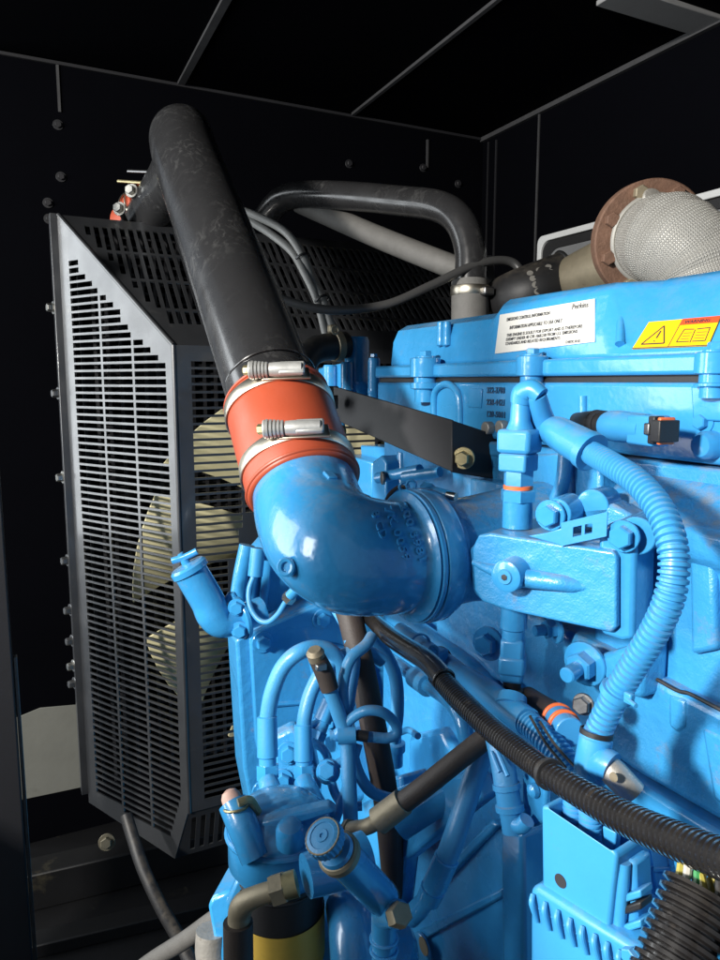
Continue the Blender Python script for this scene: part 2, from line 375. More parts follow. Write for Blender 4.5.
# pale board set into the lower part of the wall, and the wall edge beside it
pb = [at(x, y, Y=YB - .004) for x, y in ((6, 722), (40, 708), (96, 703), (98, 784), (12, 802))]
t = MB().prism(pb, (0, .003, 0)).build('insulation_board', 'pale', bevel=.001)
tag(t, 'pale worn board low on the black wall beside the slotted guard', 'board')
t = thing('wall_post', 'dark upright steel post with a worn edge next to the pale board', 'post', at(-4, 960, Y=1.2))
p0, p1 = at(3, 520, Y=1.25), at(3, 1010, Y=1.25)
MB().boxx(p0.x - .08, p0.x, 1.25, 1.31, 0, p0.z + .5).build('post_body', 'black', t, bevel=.003)
MB().boxx(p0.x + .001, p0.x + .007, 1.26, 1.275, p1.z, p0.z - .23).build('edge_strip', 'darksteel', t, bevel=.001)
j = MB().prism([(-.40, y, z) for y, z in ((-.12, 0), (.14, 1.08), (.42, 1.62), (.46, 1.70), (.355, 1.38), (.355, 0))], (.06, 0, 0)).build('shade_panel', 'wall', bevel=.004, kind='structure')  # unseen panel, added and slanted to throw shade on part of the engine
tag(j, 'black slanted panel added out of view to shade part of the engine', 'shade panel')
j = MB().boxx(-.40, -.34, .357, 1.12, 0, .74).build('low_shade_wall', 'wall', bevel=.004, kind='structure')  # unseen low wall, added to keep light off the lower engine parts
tag(j, 'black half height wall added out of view to darken the lower engine', 'wall')
# framed window on the side wall
wn = thing('wall_window', 'pale framed window on the side wall behind the rusty exhaust flange', 'window', at(640, 250, X=XW - .01))
A, B = at(541, 236, X=XW), at(730, 176, X=XW); C0 = at(541, 300, X=XW)
yl, yr = A.y, B.y - .35; zt = A.z - .004; zb = zt - .42
def rrect(y0, y1, z0, z1, r, x, n=6):
    out = []
    for cy, cz, a0 in ((y0 - r, z1 - r, 0), (y1 + r, z1 - r, 90), (y1 + r, z0 + r, 180), (y0 - r, z0 + r, 270)):
        for k in range(n + 1):
            t = radians(a0 + 90 * k / n); out.append(V((x, cy + r * cos(t), cz + r * sin(t))))
    return out
def ringframe(o, i, vec):
    m = MB(); n = len(o); vec = V(vec)
    vo = [m.bm.verts.new(p) for p in o]; vi = [m.bm.verts.new(p) for p in i]
    wo = [m.bm.verts.new(p + vec) for p in o]; wi = [m.bm.verts.new(p + vec) for p in i]
    for k in range(n):
        j = (k + 1) % n
        for q in ((vo[k], vo[j], vi[j], vi[k]), (wo[j], wo[k], wi[k], wi[j]), (vo[j], vo[k], wo[k], wo[j]), (vi[k], vi[j], wi[j], wi[k])): m.bm.faces.new(q)
    return m
ringframe(rrect(yl, yr, zb, zt, .02, XW - .001), rrect(yl - .016, yr + .016, zb + .016, zt - .016, .03, XW - .001), (-.012, 0, 0)).build('window_frame', 'white_frame', wn, bevel=.002)
ringframe(rrect(yl - .018, yr + .018, zb + .018, zt - .018, .03, XW - .001), rrect(yl - .042, yr + .042, zb + .042, zt - .042, .04, XW - .001), (-.008, 0, 0)).build('window_gasket', 'rubber', wn, bevel=.002)
MB().prism(rrect(yl - .041, yr + .041, zb + .041, zt - .041, .04, XW - .002), (-.004, 0, 0)).build('window_panel', 'grey_pane', wn)

# skid rails and clutter on the floor
def rail(p, q, h, w, mat='black'):
    a, b = at(*p, Z=.03), at(*q, Z=.03); a.z = b.z = 0; d = (b - a).normalized(); sd = V((-d.y, d.x, 0))
    return MB().box((a + b) / 2 + V((0, 0, h / 2)), ((b - a).length, w, h), (d, sd, V((0, 0, 1))))
sk = rail((-30, 905), (330, 820), .09, .07).build('skid_rail', 'floor', bevel=.004)
tag(sk, 'dark oily steel skid rail across the floor under the slotted guard', 'rail')
sk2 = rail((-60, 960), (330, 870), .03, .05).build('floor_strip', 'floor', bevel=.003, kind='structure')
tag(sk2, 'low dark steel strip on the floor in front of the skid rail', 'strip')
p = at(107, 842, Z=.15); hx = MB().hexa(p, (-.3, -.9, .3), .013, .012, .019).build('rail_bolt', 'tan_metal', sk)
# ================================================================ fan guard
GF, XC = 1.30, .64
ct = at(172, 345, Y=GF); cb = at(190, 812, Y=GF); XF = (ct.x + cb.x) / 2; ZT, ZB = ct.z, cb.z
GR = GF + .276; XR = XF - .155
rt_ = at(62, 215, Y=GR); ZR = rt_.z
eu = V((XF - XR, GF - GR, 0)); LU = eu.length; eu.normalize()
pn = V((-eu.y * -1, 0, 0)); pn = eu.cross(V((0, 0, 1))).normalized()
tipp = at(176, 858, plane=(V((XF, GF, 0)), pn)); rbp = at(102, 808, plane=(V((XF, GF, 0)), pn))
ZTIP = tipp.z; UT = (tipp - V((XR, GR, 0))).dot(eu); ZRB = rbp.z
print('guard', XF, XR, ZT, ZB, ZR, ZTIP, ZRB, 'LU', LU, 'UT', UT, 'wall', XW, ZC)

def slotted(name, o, eu, ev, outline, slots, mat, parent, thick=.003, cut=None):
    """sheet in the plane o + u*eu + v*ev: outline = convex polygon, slots = [(u0, u1, v0, v1)] punched through."""
    o, eu, ev = V(o), V(eu), V(ev)
    us = sorted({round(a, 5) for s in slots for a in s[:2]} | {round(p[0], 5) for p in outline})
    vs = sorted({round(a, 5) for s in slots for a in s[2:]} | {round(p[1], 5) for p in outline})
    hole = set()
    ui = {u: i for i, u in enumerate(us)}; vi = {v: i for i, v in enumerate(vs)}
    for a, b, c, d in slots:
        for i in range(ui[round(a, 5)], ui[round(b, 5)]):
            for j in range(vi[round(c, 5)], vi[round(d, 5)]): hole.add((i, j))
    bm = bmesh.new(); vt = {}
    def vert(i, j):
        if (i, j) not in vt: vt[i, j] = bm.verts.new((us[i], vs[j], 0))
        return vt[i, j]
    for i in range(len(us) - 1):
        for j in range(len(vs) - 1):
            if (i, j) not in hole: bm.faces.new((vert(i, j), vert(i + 1, j), vert(i + 1, j + 1), vert(i, j + 1)))
    n = len(outline); cx = sum(p[0] for p in outline) / n; cy = sum(p[1] for p in outline) / n
    for k in range(n):
        p, q = outline[k], outline[(k + 1) % n]; nx, ny = q[1] - p[1], p[0] - q[0]
        if (cx - p[0]) * nx + (cy - p[1]) * ny > 0: nx, ny = -nx, -ny
        bmesh.ops.bisect_plane(bm, geom=bm.verts[:] + bm.edges[:] + bm.faces[:], plane_co=(p[0], p[1], 0), plane_no=(nx, ny, 0), clear_outer=True, dist=1e-6)
    r = bmesh.ops.extrude_face_region(bm, geom=bm.faces[:])
    bmesh.ops.translate(bm, verts=[e for e in r['geom'] if isinstance(e, bmesh.types.BMVert)], vec=(0, 0, thick))
    bmesh.ops.recalc_face_normals(bm, faces=bm.faces)
    if cut:
        me = bpy.data.meshes.new('a'); bm.to_mesh(me); bm.free()
        a = bpy.data.objects.new('a', me); COL.objects.link(a)
        c = MB().cyl((cut[0], cut[1], -.1), (cut[0], cut[1], .1), cut[2], seg=64); bmesh.ops.recalc_face_normals(c.bm, faces=c.bm.faces)
        cm = bpy.data.meshes.new('c'); c.bm.to_mesh(cm); c.bm.free()
        b = bpy.data.objects.new('c', cm); COL.objects.link(b)
        md = a.modifiers.new('b', 'BOOLEAN'); md.operation = 'DIFFERENCE'; md.object = b; md.solver = 'EXACT'
        me2 = bpy.data.meshes.new_from_object(a.evaluated_get(bpy.context.evaluated_depsgraph_get()))
        bpy.data.objects.remove(a); bpy.data.objects.remove(b)
        bm = bmesh.new(); bm.from_mesh(me2); bpy.data.meshes.remove(me2)
    nn = eu.cross(ev)
    for v in bm.verts: v.co = o + eu * v.co.x + ev * v.co.y + nn * v.co.z
    m = MB(); m.bm.free(); m.bm = bm
    return m.build(name, mat, parent, ang=30)

gd = thing('fan_guard', 'black slotted sheet metal guard boxed round the cooling fan', 'guard', (XC, GR, ZB))
PIT, SL = .01425, .0098
def side_slots(lim_top):
    out = []; m = .03; cols = []; w = (LU - m * 1.6 - .012) / 3
    for k in range(3): cols.append((m + k * (w + .006), m + k * (w + .006) + w))
    v = ZTIP + .03
    while v < ZR - .05:
        # the top edge climbs from the crease (u=LU, ZT) to the rear (u=0, ZR)
        umax = LU * (ZR - (v + SL)) / (ZR - ZT) - .050 if v > ZT - .09 else 9
        q = .020; umax = math.floor(umax / q) * q
        # foot of the sheet
        for a, b in cols:
            e = min(b, umax)
            vb = ZRB + (ZTIP - ZRB) * a / UT
            if v < vb + .028: continue
            if v < ZB + .02: e = min(e, UT - .022 + (v - ZTIP) / (ZB - ZTIP) * (LU - UT) - .004)
            if e - a > .018: out.append((a, e, v, v + SL))
        v += PIT
    return out
outline = [(0, ZRB), (UT, ZTIP), (LU, ZB), (LU, ZT), (0, ZR)]
sl = side_slots(0)
slotted('slotted_side_panel', (XR, GR, 0), eu, (0, 0, 1), outline, sl, 'guard', gd)
# the far side panel, mirrored
slotted('slotted_side_panel', (2 * XC - XR, GR, 0), V((-eu.x, eu.y, 0)), (0, 0, 1), outline, sl, 'guard', gd)
# rolled edges along the creases
MB().tube([V((XF, GF - .002, ZB)), V((XF, GF - .002, ZT))], .004, 10, 1).build('folded_edge', 'guard', gd)
MB().tube([V((XF, GF - .002, ZT)), V((XR, GR, ZR))], .004, 10, 1).build('folded_edge', 'guard', gd)
# top panel
sv = V((0, GF - GR, ZT - ZR)); LV = sv.length; sv.normalize()
WT = 2 * (XC - XR); ins = XF - XR
ts = []
u = .012
while u < WT - .02:
    off = max(0, min(u, WT - u - .01)); vmax = min(LV - .05, LV * min(1, off / ins) - .03); vmax = math.floor(vmax / .02) * .02
    v0 = .028
    for k in range(4):
        a = v0 + k * .085; b = min(a + .078, vmax)
        if b - a > .018: ts.append((u, u + SL, a, b))
    u += PIT * 1.15
slotted('slotted_top_panel', (XR, GR, ZR), (1, 0, 0), sv, [(0, 0), (WT, 0), (WT - ins, LV), (ins, LV)], ts, 'guard', gd)
# front panel with the round opening
FC = at(374, 560, Y=1.43)
RO = .228; W2 = 2 * (XC - XF); fs = []
v = ZB + .02
cw = .088
while v < ZT - .03:
    for k in range(8):
        a = .030 + k * (cw + .006)
        if a > W2 - .03: break
        b = min(a + cw, W2 - .03)
        segs = [(a, b)]
        dz = abs(v + SL / 2 - FC.z); 
        if dz < RO + .035:
            half = sqrt(max(0, (RO + .035) ** 2 - dz ** 2)); c0, c1 = XC - half - XF, XC + half - XF
            c0 = math.floor(c0 / .022) * .022; c1 = math.ceil(c1 / .022) * .022
            segs = [(a, min(b, c0)), (max(a, c1), b)]
        for s0, s1 in segs:
            if s1 - s0 > .02: fs.append((s0, s1, v, v + SL))
    v += PIT
slotted('slotted_front_panel', (XF, GF, 0), (1, 0, 0), (0, 0, 1), [(0, ZB), (W2, ZB), (W2, ZT), (0, ZT)], fs, 'guard', gd, cut=(XC - XF, FC.z, RO))
# lower sloping panel
lo = V((tipp.x, tipp.y, ZTIP)); lv = V((0, tipp.y - GF, ZTIP - ZB)); LL = lv.length; lv.normalize(); li = XF - tipp.x
bs = []; u = li + .006
while u < W2 + li - .02: bs.append((u, u + SL, .018, LL - .012)); u += PIT * 1.3
slotted('slotted_lower_panel', (tipp.x, GF, ZB), (1, 0, 0), lv, [(li, 0), (W2 + li, 0), (W2 + 2 * li, LL), (0, LL)], bs, 'guard', gd)
# rear flange and bolts
MB().boxx(XR - .016, XR - .001, GR - .002, GR + .030, ZRB + .02, ZR + .002).build('rear_flange', 'guard', gd, bevel=.001)
fd = V((-1, -.25, 0)).normalized()
for y in (290, 396, 499, 600, 660, 697, 727, 748):
    p = at(63 + (y - 215) * .053, y, X=XR - .016)
    MB().hexa(V((XR - .016, GR + .012, p.z)), fd, .0085, .012, .013).build('flange_bolt', 'steel' if y in (290, 727, 499) else 'darksteel', gd)

# ================================================================ fan
fn = thing('cooling_fan', 'cream plastic cooling fan turning inside the slotted guard', 'fan', (XC, 1.44, FC.z))
fc = V((XC, 1.455, FC.z))
MB().lathe(fc - V((0, .05, 0)), (0, 1, 0), [(0, .09), (.01, .10), (.08, .10), (.09, .09)], 36).build('fan_hub', 'black', fn, bevel=.002)
for k in range(9):
    m = MB(); rings = []
    for j in range(9):
        r = .095 + (.425 - .095) * j / 8; half = radians(16) * (.75 + .25 * j / 8) if j else radians(11)
        mid = radians(180 - 10 + 40 * k) - radians(15) * (1 - j / 8)
        pitch_ = .055 - .022 * j / 8; row = []
        for i in range(7):
            f = i / 3 - 1; t = mid + half * f
            row.append(fc + V((r * cos(t), pitch_ * f + .012 * (f * f - 1), r * sin(t))))
        rings.append(row + [p + V((0, .006, 0)) for p in row[::-1]])
    m.loft(rings); m.build('fan_blade', 'fan', fn, bevel=.0015)

# ================================================================ radiator
rd = thing('radiator', 'black finned radiator core behind the cooling fan', 'radiator', (XC, GR + .03, ZRB))
bm_ = MB(); x0, x1 = XR + .02, 2 * XC - XR - .02
bm_.boxx(x0, x1, GR + .028, GR + .04, ZRB + .03, ZR - .02).build('core_backing', 'wall', rd)
m = MB(); n = 40
for k in range(n):
    x = x0 + (x1 - x0) * (k + .5) / n; m.boxx(x - .003, x + .003, GR + .008, GR + .018, ZRB + .03, ZR - .02)
m.build('tube_lattice', 'black', rd)
m = MB(); n = 64
for k in range(n):
    z = ZRB + .03 + (ZR - .05 - ZRB) * (k + .5) / n; m.boxx(x0, x1, GR + .019, GR + .026, z - .0025, z + .0025)
m.build('fin_lattice', 'black', rd)
m = MB(); m.boxx(x0 - .02, x1 + .02, GR + .008, GR + .05, ZR - .019, ZR + .0); m.build('header_tank', 'black', rd, bevel=.004)
# ================================================================ diesel engine
EX = .50                                       # plane of the head's side
eng = thing('diesel_engine', 'bright blue painted diesel engine with rocker cover and ribbed castings', 'engine', (XC, .6, .6))
Xn = V((-1, 0, 0))
def pe(pts, X, **k): return [at(x, y, X=X) for x, y in pts]
def gz(y, x=600, X=EX): return at(x, y, X=X).z
zg = at(600, 379, X=EX).z
Y0, Y1 = .12, at(377, 379, X=EX).y
print('engine', zg, Y1)
# ---- cylinder head
hz0 = at(600, 452, X=EX).z
hd = MB()
hd.prism([V((EX, Y0, zg - .003)), V((EX, Y1, zg - .003)), V((EX, Y1, hz0)), V((EX, Y0, hz0))], (.27, 0, 0))
head = hd.build('cylinder_head', 'blue', eng, bevel=.004)
# ledge under the head and the stepped middle casting
p = [V((EX - .006, Y0, hz0 - .002)), V((EX - .006, Y1 - .06, hz0 - .002)), V((EX - .006, Y1 - .06, hz0 - .02)), V((EX - .006, Y0, hz0 - .02))]
MB().prism(p, (.28, 0, 0)).build('head_ledge', 'cast', eng, bevel=.004)
# ---- gasket line
MB().boxx(EX + .004, EX + .25, Y0, Y1 - .004, zg - .0028, zg + .0028).build('cover_gasket', 'rubber', eng)
# ---- rocker cover: rail + body lofted along the engine
rail_top = at(600, 357, X=EX).z
cov = MB()
cov.boxx(EX - .004, EX + .25, Y0, Y1, zg + .003, rail_top)
rk = cov.build('rocker_cover', 'blue', eng, bevel=.0035)
def sec(y, xs, zs): return [V((x, y, z)) for x, z in zip(xs, zs)] + [V((EX + .24, y, zs[-1])), V((EX + .24, y, zs[0]))]
zt = at(600, 289, X=.545).z
def sl_(y, kind):
    zb = rail_top - .001
    if kind == 'far': return sec(y, (EX + .018, EX + .022, EX + .030, EX + .045), (zb, zb + .036, zt - .018, zt - .010))
    if kind == 'mid': return sec(y, (EX + .012, EX + .016, EX + .022, EX + .034), (zb, zb + .034, zt - .006, zt + .002))
    return sec(y, (EX + .008, EX + .014, EX + .046, EX + .058), (zb, zb + .008, zt - .008, zt + .002))
ym0 = at(499, 330, X=EX + .016).y; ym1 = at(597, 330, X=EX + .016).y; yn = at(630, 330, X=EX + .016).y
m = MB()
m.loft([sl_(Y1 - .006, 'far'), sl_(Y1 - .03, 'far'), sl_(ym0 + .03, 'far'), sl_(ym0 + .004, 'mid'), sl_(ym1 - .008, 'mid'), sl_(yn, 'near'), sl_(Y0, 'near')])
body = m.build('cover_body', 'blue', rk, bevel=.0045, segs=3, ang=28)
# rounded pads on the cover
for x in (441, 447):
    a = at(x, 346, X=EX + .019); b = at(x, 322, X=EX + .021)
    MB().cyl(a, b, .006, .005).build('cover_boss', 'blue', rk, bevel=.001)
a = at(620, 344, X=EX + .011); b = at(622, 304, X=EX + .030)
MB().tube([a, b], [.0045, .004], 14, 3).build('cover_rib', 'blue', rk)
# bolt towers through the rail
def tower(x, y_top, y_bot, r, hb):
    a = at(x, y_bot, X=EX - .004); b = V((a.x, a.y, at(x, y_top, X=EX - .004).z))
    MB().lathe(a, (0, 0, 1), [(0, r * .82), ((zg - a.z) * .55, r * .82), ((zg - a.z) * .62, r * 1.18), (zg - a.z - .004, r * 1.18), (zg - a.z - .003, r * .9), (zg - a.z + .003, r * .9), (zg - a.z + .004, r * 1.22), (b.z - a.z - .001, r * 1.22), (b.z - a.z, r * 1.12)], 26).build('bolt_tower', 'blue', eng)
    hexbolt('cover_bolt', b, (0, 0, 1), r * .52, hb, 'blue', rk, washer=r * .78)
tower(531, 356, 405, .0135, .006)
tower(425, 358, 402, .0165, .007)
tower(713, 352, 398, .0125, .006)
# ---- stickers on the cover
def quad_sticker(name, pts, X, mat, parent, push=.0008):
    """flat sheet through four surveyed corners (TL, TR, BR, BL)"""
    n = (pts[1] - pts[0]).cross(pts[3] - pts[0]).normalized()
    if n.x > 0: n = -n
    return MB().prism([p + n * push for p in pts], n * .0005).build(name, mat, parent), n
x1_ = EX + .012
def oncov(x, y, kind):
    zb = rail_top - .001
    if kind == 'mid': A, Bv = V((EX + .016, 0, zb + .034)), V((EX + .022, 0, zt - .006)); A0 = V((EX + .012, 0, zb))
    else: A0, Bv = V((EX + .014, 0, zb + .008)), V((EX + .046, 0, zt - .008))
    d = Bv - A0; n = V((-d.z, 0, d.x))
    return at(x, y, plane=(A0, n)), n.normalized()
P4 = [oncov(x, y, 'mid')[0] for x, y in ((501, 315), (596, 299), (596, 342), (496, 354))]
n4 = oncov(500, 330, 'mid')[1]
st = MB().prism([p + n4 * .0012 for p in P4], n4 * .0005).build('information_sticker', 'sticker', rk)
ex = (P4[1] - P4[0]).normalized(); ey = n4.cross(ex)
W = (P4[1] - P4[0]).length; Hh = (P4[3] - P4[0]).length
o = P4[0] + n4 * .0017
rows = [('EMISSIONS CONTROL INFORMATION', .10 * W, -.20 * Hh, .0052, .48 * W), ('INFORMATION APPLICABLE TO USA ONLY', .15 * W, -.42 * Hh, .0054, .57 * W),
        ('THIS ENGINE IS SOLELY FOR EXPORT AND IS THEREFORE', .125 * W, -.60 * Hh, .0048, .80 * W), ('EXEMPT UNDER 40 CFR 1068.230 FROM U.S. EMISSIONS', .125 * W, -.705 * Hh, .0048, .76 * W),
        ('STANDARDS AND RELATED REQUIREMENTS', .125 * W, -.81 * Hh, .0048, .60 * W), ('Perkins', .80 * W, -.16 * Hh, .0075, .15 * W), ('CH473C10 01', .78 * W, -.92 * Hh, .0042, .14 * W)]
lettering('printed_text', rows, o, ex, ey, 'ink', rk, depth=.0001, lift=.0005, bold=.008)
P5 = [oncov(x, y, 'near')[0] for x, y in ((650, 323), (722, 317), (709, 347), (633, 350))]
n5 = oncov(680, 330, 'near')[1]
MB().prism([p + n5 * .0012 for p in P5], n5 * .0005).build('warning_sticker', 'yellow', rk)
e5 = (P5[1] - P5[0]).normalized(); f5 = n5.cross(e5); o5 = P5[3] + n5 * .0018
def on5(u, v): return P5[3].lerp(P5[2], u).lerp(P5[0].lerp(P5[1], u), v) + n5 * .0018
def strip(a, b, w):
    d = (b - a).normalized(); s = n5.cross(d) * w / 2; return [a - s, a + s, b + s, b - s]
mk = MB()
for a, b, w in (((.10, .16), (.42, .16), .0012), ((.42, .16), (.28, .80), .0012), ((.28, .80), (.10, .16), .0012), ((.275, .62), (.27, .36), .0016), ((.265, .27), (.26, .24), .0018), ((.50, .02), (.50, .98), .0006),
                ((.0, .02), (1, .02), .0008), ((.58, .18), (.74, .18), .0008), ((.78, .18), (.94, .18), .0008), ((.60, .62), (.73, .60), .0008), ((.77, .60), (.93, .62), .0008), ((.58, .18), (.60, .62), .0008), ((.94, .18), (.93, .62), .0008), ((.76, .14), (.75, .58), .0008),
                ((.62, .28), (.72, .28), .0004), ((.62, .38), (.72, .38), .0004), ((.62, .48), (.72, .48), .0004), ((.79, .28), (.91, .28), .0004), ((.79, .38), (.91, .38), .0004), ((.79, .48), (.91, .48), .0004)):
    mk.prism(strip(on5(*a), on5(*b), w), n5 * .0002)
mk.build('warning_symbol', 'ink', rk)
MB().prism([on5(.505, .78), on5(1, .78), on5(1, 1), on5(.505, 1)], n5 * .0003).build('red_banner', 'redlabel', rk)
b0 = on5(.56, .82); lettering('banner_text', [('WARNING', 0, 0, .0042, .34 * (P5[1] - P5[0]).length)], b0 + n5 * .0003, e5, f5, 'ink', rk, depth=.0001, lift=.0002)
# ---- cast details on the head
rows = [('322-3708', 0, 0, .0095, .033), ('228-4421', 0, -.0135, .0095, .033), ('120-5001', 0, -.027, .0095, .033)]
o = at(487, 393, X=EX - .0002); lettering('cast_number', rows, o, (0, -1, 0), (0, 0, 1), 'blue_ink', eng, depth=.0006, lift=.0002)
MB().prism(pe(((470, 388), (483, 389), (482, 408), (469, 407)), EX), (-.0015, 0, 0)).build('cast_pad', 'blue', eng, bevel=.0006)
# arch and ports
ar = [at(x, y, X=EX - .002) for x, y in ((434, 425), (434, 398), (438, 388), (446, 384), (454, 388), (459, 398), (460, 425))]
MB().tube(ar, .0045, 12, 8).build('cast_arch', 'blue', eng)
for x, y in ((491, 428), (505, 427)):
    a = at(x, y, X=EX); MB().lathe(a, Xn, [(0, .0075), (.008, .0075), (.009, .0068)], 24).build('core_plug', 'alu', eng, bevel=.0006)
a = at(672, 426, X=EX); hexbolt('head_bolt', at(704, 422, X=EX), Xn, .006, .006, 'blue', eng, washer=.0095)
MB().lathe(at(712, 445, X=EX), Xn, [(0, .0115), (.010, .011), (.014, .0085), (.015, .003)], 24).build('cast_boss', 'blue', eng)
MB().tube([at(583, 432, X=EX - .001), at(583, 396, X=EX - .001)], .0045, 12, 4).build('cast_rib', 'blue', eng)
MB().prism([at(x, y, X=EX) for x, y in ((694, 386), (740, 386), (740, 422), (696, 420))], (-.004, 0, 0)).build('cast_pad', 'blue', eng, bevel=.0015)

# ---- block below the head
BX = .475
bz = at(680, 690, X=.46).z
MB().boxx(BX + .02, .80, Y0, Y1 - .03, .25, hz0 - .012).build('cylinder_block', 'cast', eng, bevel=.004)
# upper casting with its rounded shoulder (behind the ribbed conduit)
shoulder = [(598, 462), (640, 468), (700, 478), (790, 500), (790, 660), (720, 690), (676, 672), (590, 640), (560, 560), (592, 500)]
m = MB()
prof = [(EX - .006, hz0 - .012), (EX - .016, hz0 - .022), (BX - .018, hz0 - .040), (BX - .030, at(690, 520, X=BX).z), (BX - .028, at(690, 548, X=BX).z), (BX - .014, at(690, 560, X=BX).z), (BX - .010, at(690, 700, X=BX).z)]
ya = at(606, 520, X=BX).y
m.loft([[V((x + .06 * (1 if t > 0 else 0) * 0, yy, z)) for x, z in prof] + [V((BX + .06, yy, prof[-1][1])), V((BX + .06, yy, prof[0][1]))] for t, yy in enumerate((ya, Y0))])
m.build('upper_casting', 'cast', eng, bevel=.007, segs=3)
# pilasters and ledges on the casting
for pts, X, d, bv in ((((688, 545), (712, 540), (716, 650), (690, 655)), BX - .020, .03, .004),
                      (((573, 455), (600, 458), (600, 520), (574, 512)), BX - .004, .04, .004),
                      (((716, 548), (760, 545), (760, 640), (722, 640)), BX - .024, .03, .005)):
    MB().prism(pe(pts, X), (d, 0, 0)).build('cast_pilaster', 'cast', eng, bevel=bv, segs=3)
# lower casting: seam, and the pan under it
low = [(500, 600), (600, 648), (676, 690), (720, 712), (860, 778), (860, 960), (720, 822), (640, 776), (560, 720), (495, 662)]
MB().prism(pe(low, .452), (.08, 0, 0)).build('crankcase_wall', 'cast', eng, bevel=.006, segs=3)
MB().prism(pe(((668, 694), (686, 700), (686, 728), (677, 734), (668, 726)), .4505), (.01, 0, 0)).build('cast_pad', 'cast', eng, bevel=.003)
MB().prism(pe(((700, 726), (800, 770), (800, 860), (712, 800)), .4505), (.01, 0, 0)).build('cast_pad', 'cast', eng, bevel=.004)
MB().tube(pe(((588, 652), (640, 671), (676, 690), (690, 694), (725, 712), (800, 750)), .4515), .0016, 8, 5).build('joint_line', 'rubber', eng)
pan = [(560, 733), (640, 786), (720, 834), (860, 915), (860, 960), (720, 862), (640, 812), (560, 762)]
MB().prism(pe(pan, .440), (.05, 0, 0)).build('sump_rail', 'blue', eng, bevel=.004)
MB().prism(pe([(x, y + 34) for x, y in pan[:4]] + [(860, 1300), (560, 1100)], .455), (.04, 0, 0)).build('oil_sump', 'cast', eng, bevel=.004)
# big stud with nut, small studs and bolts
def local_studs():
    for x, y, X, r, h, st, ax in ((586, 663, .430, .0125, .012, .018, (-.93, -.28, -.08)), (556, 628, .440, .009, .009, .012, (-.95, .2, -.05)), (489, 643, .43, .0115, .010, 0, (-.9, -.4, 0)), (690, 760, .449, .001, .001, 0, (-1, 0, 0))):
        if r > .005: hexbolt('block_stud' if st else 'block_bolt', at(x, y, X=X), ax, r, h, 'blue', eng, washer=r * 1.55, stud=st)
local_studs()
MB().prism(pe(((596, 655), (644, 640), (640, 700), (606, 690)), .434), (.03, 0, 0)).build('cast_pad', 'cast', eng, bevel=.005)
# side wall of the block further along, seen under the manifold
MB().prism(pe(((430, 590), (520, 600), (520, 690), (440, 660)), .462), (.03, 0, 0)).build('cast_pad', 'cast', eng, bevel=.004)

# ---- intake manifold, turned outwards from the engine
MA = radians(24.4)
e1 = V((sin(MA), -cos(MA), 0)); e3 = V((cos(MA), sin(MA), 0)); e2 = V((0, 0, 1))
MP = at(616, 590, D=.524)
def mp(x, y, off=0): return at(x, y, plane=(MP + e3 * off, e3))
mf = MB()
front = [mp(x, y) for x, y in ((472, 548), (478, 535), (490, 533), (560, 544), (613, 551), (617, 556), (617, 627), (611, 633), (560, 622), (505, 610), (482, 602), (474, 590))]
mf.prism(front, e3 * .085)
man = mf.build('intake_manifold', 'cast', eng, bevel=.007, segs=4)
# boss with socket screw and its drawn-out rib
c = mp(505, 577, -.018)
MB().lathe(c, e3, [(0, .0105), (.001, .0125), (.02, .0135), (.03, .017)], 28).build('port_boss', 'blue', man)
MB().lathe(c - e3 * .0012, e3, [(0, .0055), (.0014, .0065)], 24).build('port_screw', 'blue_plastic', man)
MB().hexa(c - e3 * .0016, -e3, .0026, .0003).build('screw_socket', 'ink', man)
MB().tube([mp(515, 577, -.004), mp(555, 582, -.003), mp(574, 585, .002), mp(600, 588, .005)], [.008, .0065, .006, .002], 14, 6).build('cast_rib', 'cast', man)
MB().tube([mp(500, 572, 0), mp(485, 567, .001), mp(474, 562, .003)], [.006, .004, .003], 14, 6).build('cast_rib', 'cast', man)
# mounting flange at the engine end
fl_ = [mp(x, y, .006) for x, y in ((598, 540), (606, 524), (622, 520), (634, 527), (636, 545), (634, 640), (622, 642), (600, 634))]
MB().prism(fl_, e3 * .045).build('mounting_flange', 'blue', man, bevel=.004, segs=3)
MB().lathe(mp(636, 536, .012), e3, [(0, .014), (.045, .015)], 26).build('bolt_boss', 'blue', man, bevel=.001)
hexbolt('flange_bolt', mp(624, 536, .004), -e3, .0085, .008, 'blue', man, washer=.0118)
MB().lathe(mp(556, 514, .026), e3, [(0, .0125), (.03, .0135)], 26).build('bolt_boss', 'blue', man, bevel=.001)
hexbolt('flange_bolt', mp(551, 515, .024), -e3, .009, .008, 'blue', man, washer=.0125)
MB().lathe(mp(592, 506, .05), e3, [(0, .0135), (.03, .0135)], 26).build('bolt_boss', 'blue', man, bevel=.001)
MB().prism([mp(x, y, .05) for x, y in ((568, 508), (612, 504), (640, 520), (612, 530), (566, 527))], e3 * .03).build('top_ledge', 'cast', man, bevel=.004)
# clip plate with two square windows
u0, v0 = mp(561, 546, -.002), mp(607, 536, -.002); 
ec = (v0 - u0).normalized(); hc = V((0, 0, 1)); Wc = (v0 - u0).length; Hc = .018
sx = [(.010, .016 + .001, .005, .0125), (.0195, .0255, .005, .0125)]
slotted('clip_plate', u0, ec, hc, [(0, 0), (Wc, 0), (Wc, Hc), (0, Hc)], sx, 'blue_plastic', man, thick=.0014)
MB().prism([mp(x, y, -.001) for x, y in ((528, 536), (562, 546), (562, 528), (546, 533))], e3 * .004).build('clip_tongue', 'blue_plastic', man, bevel=.0008)
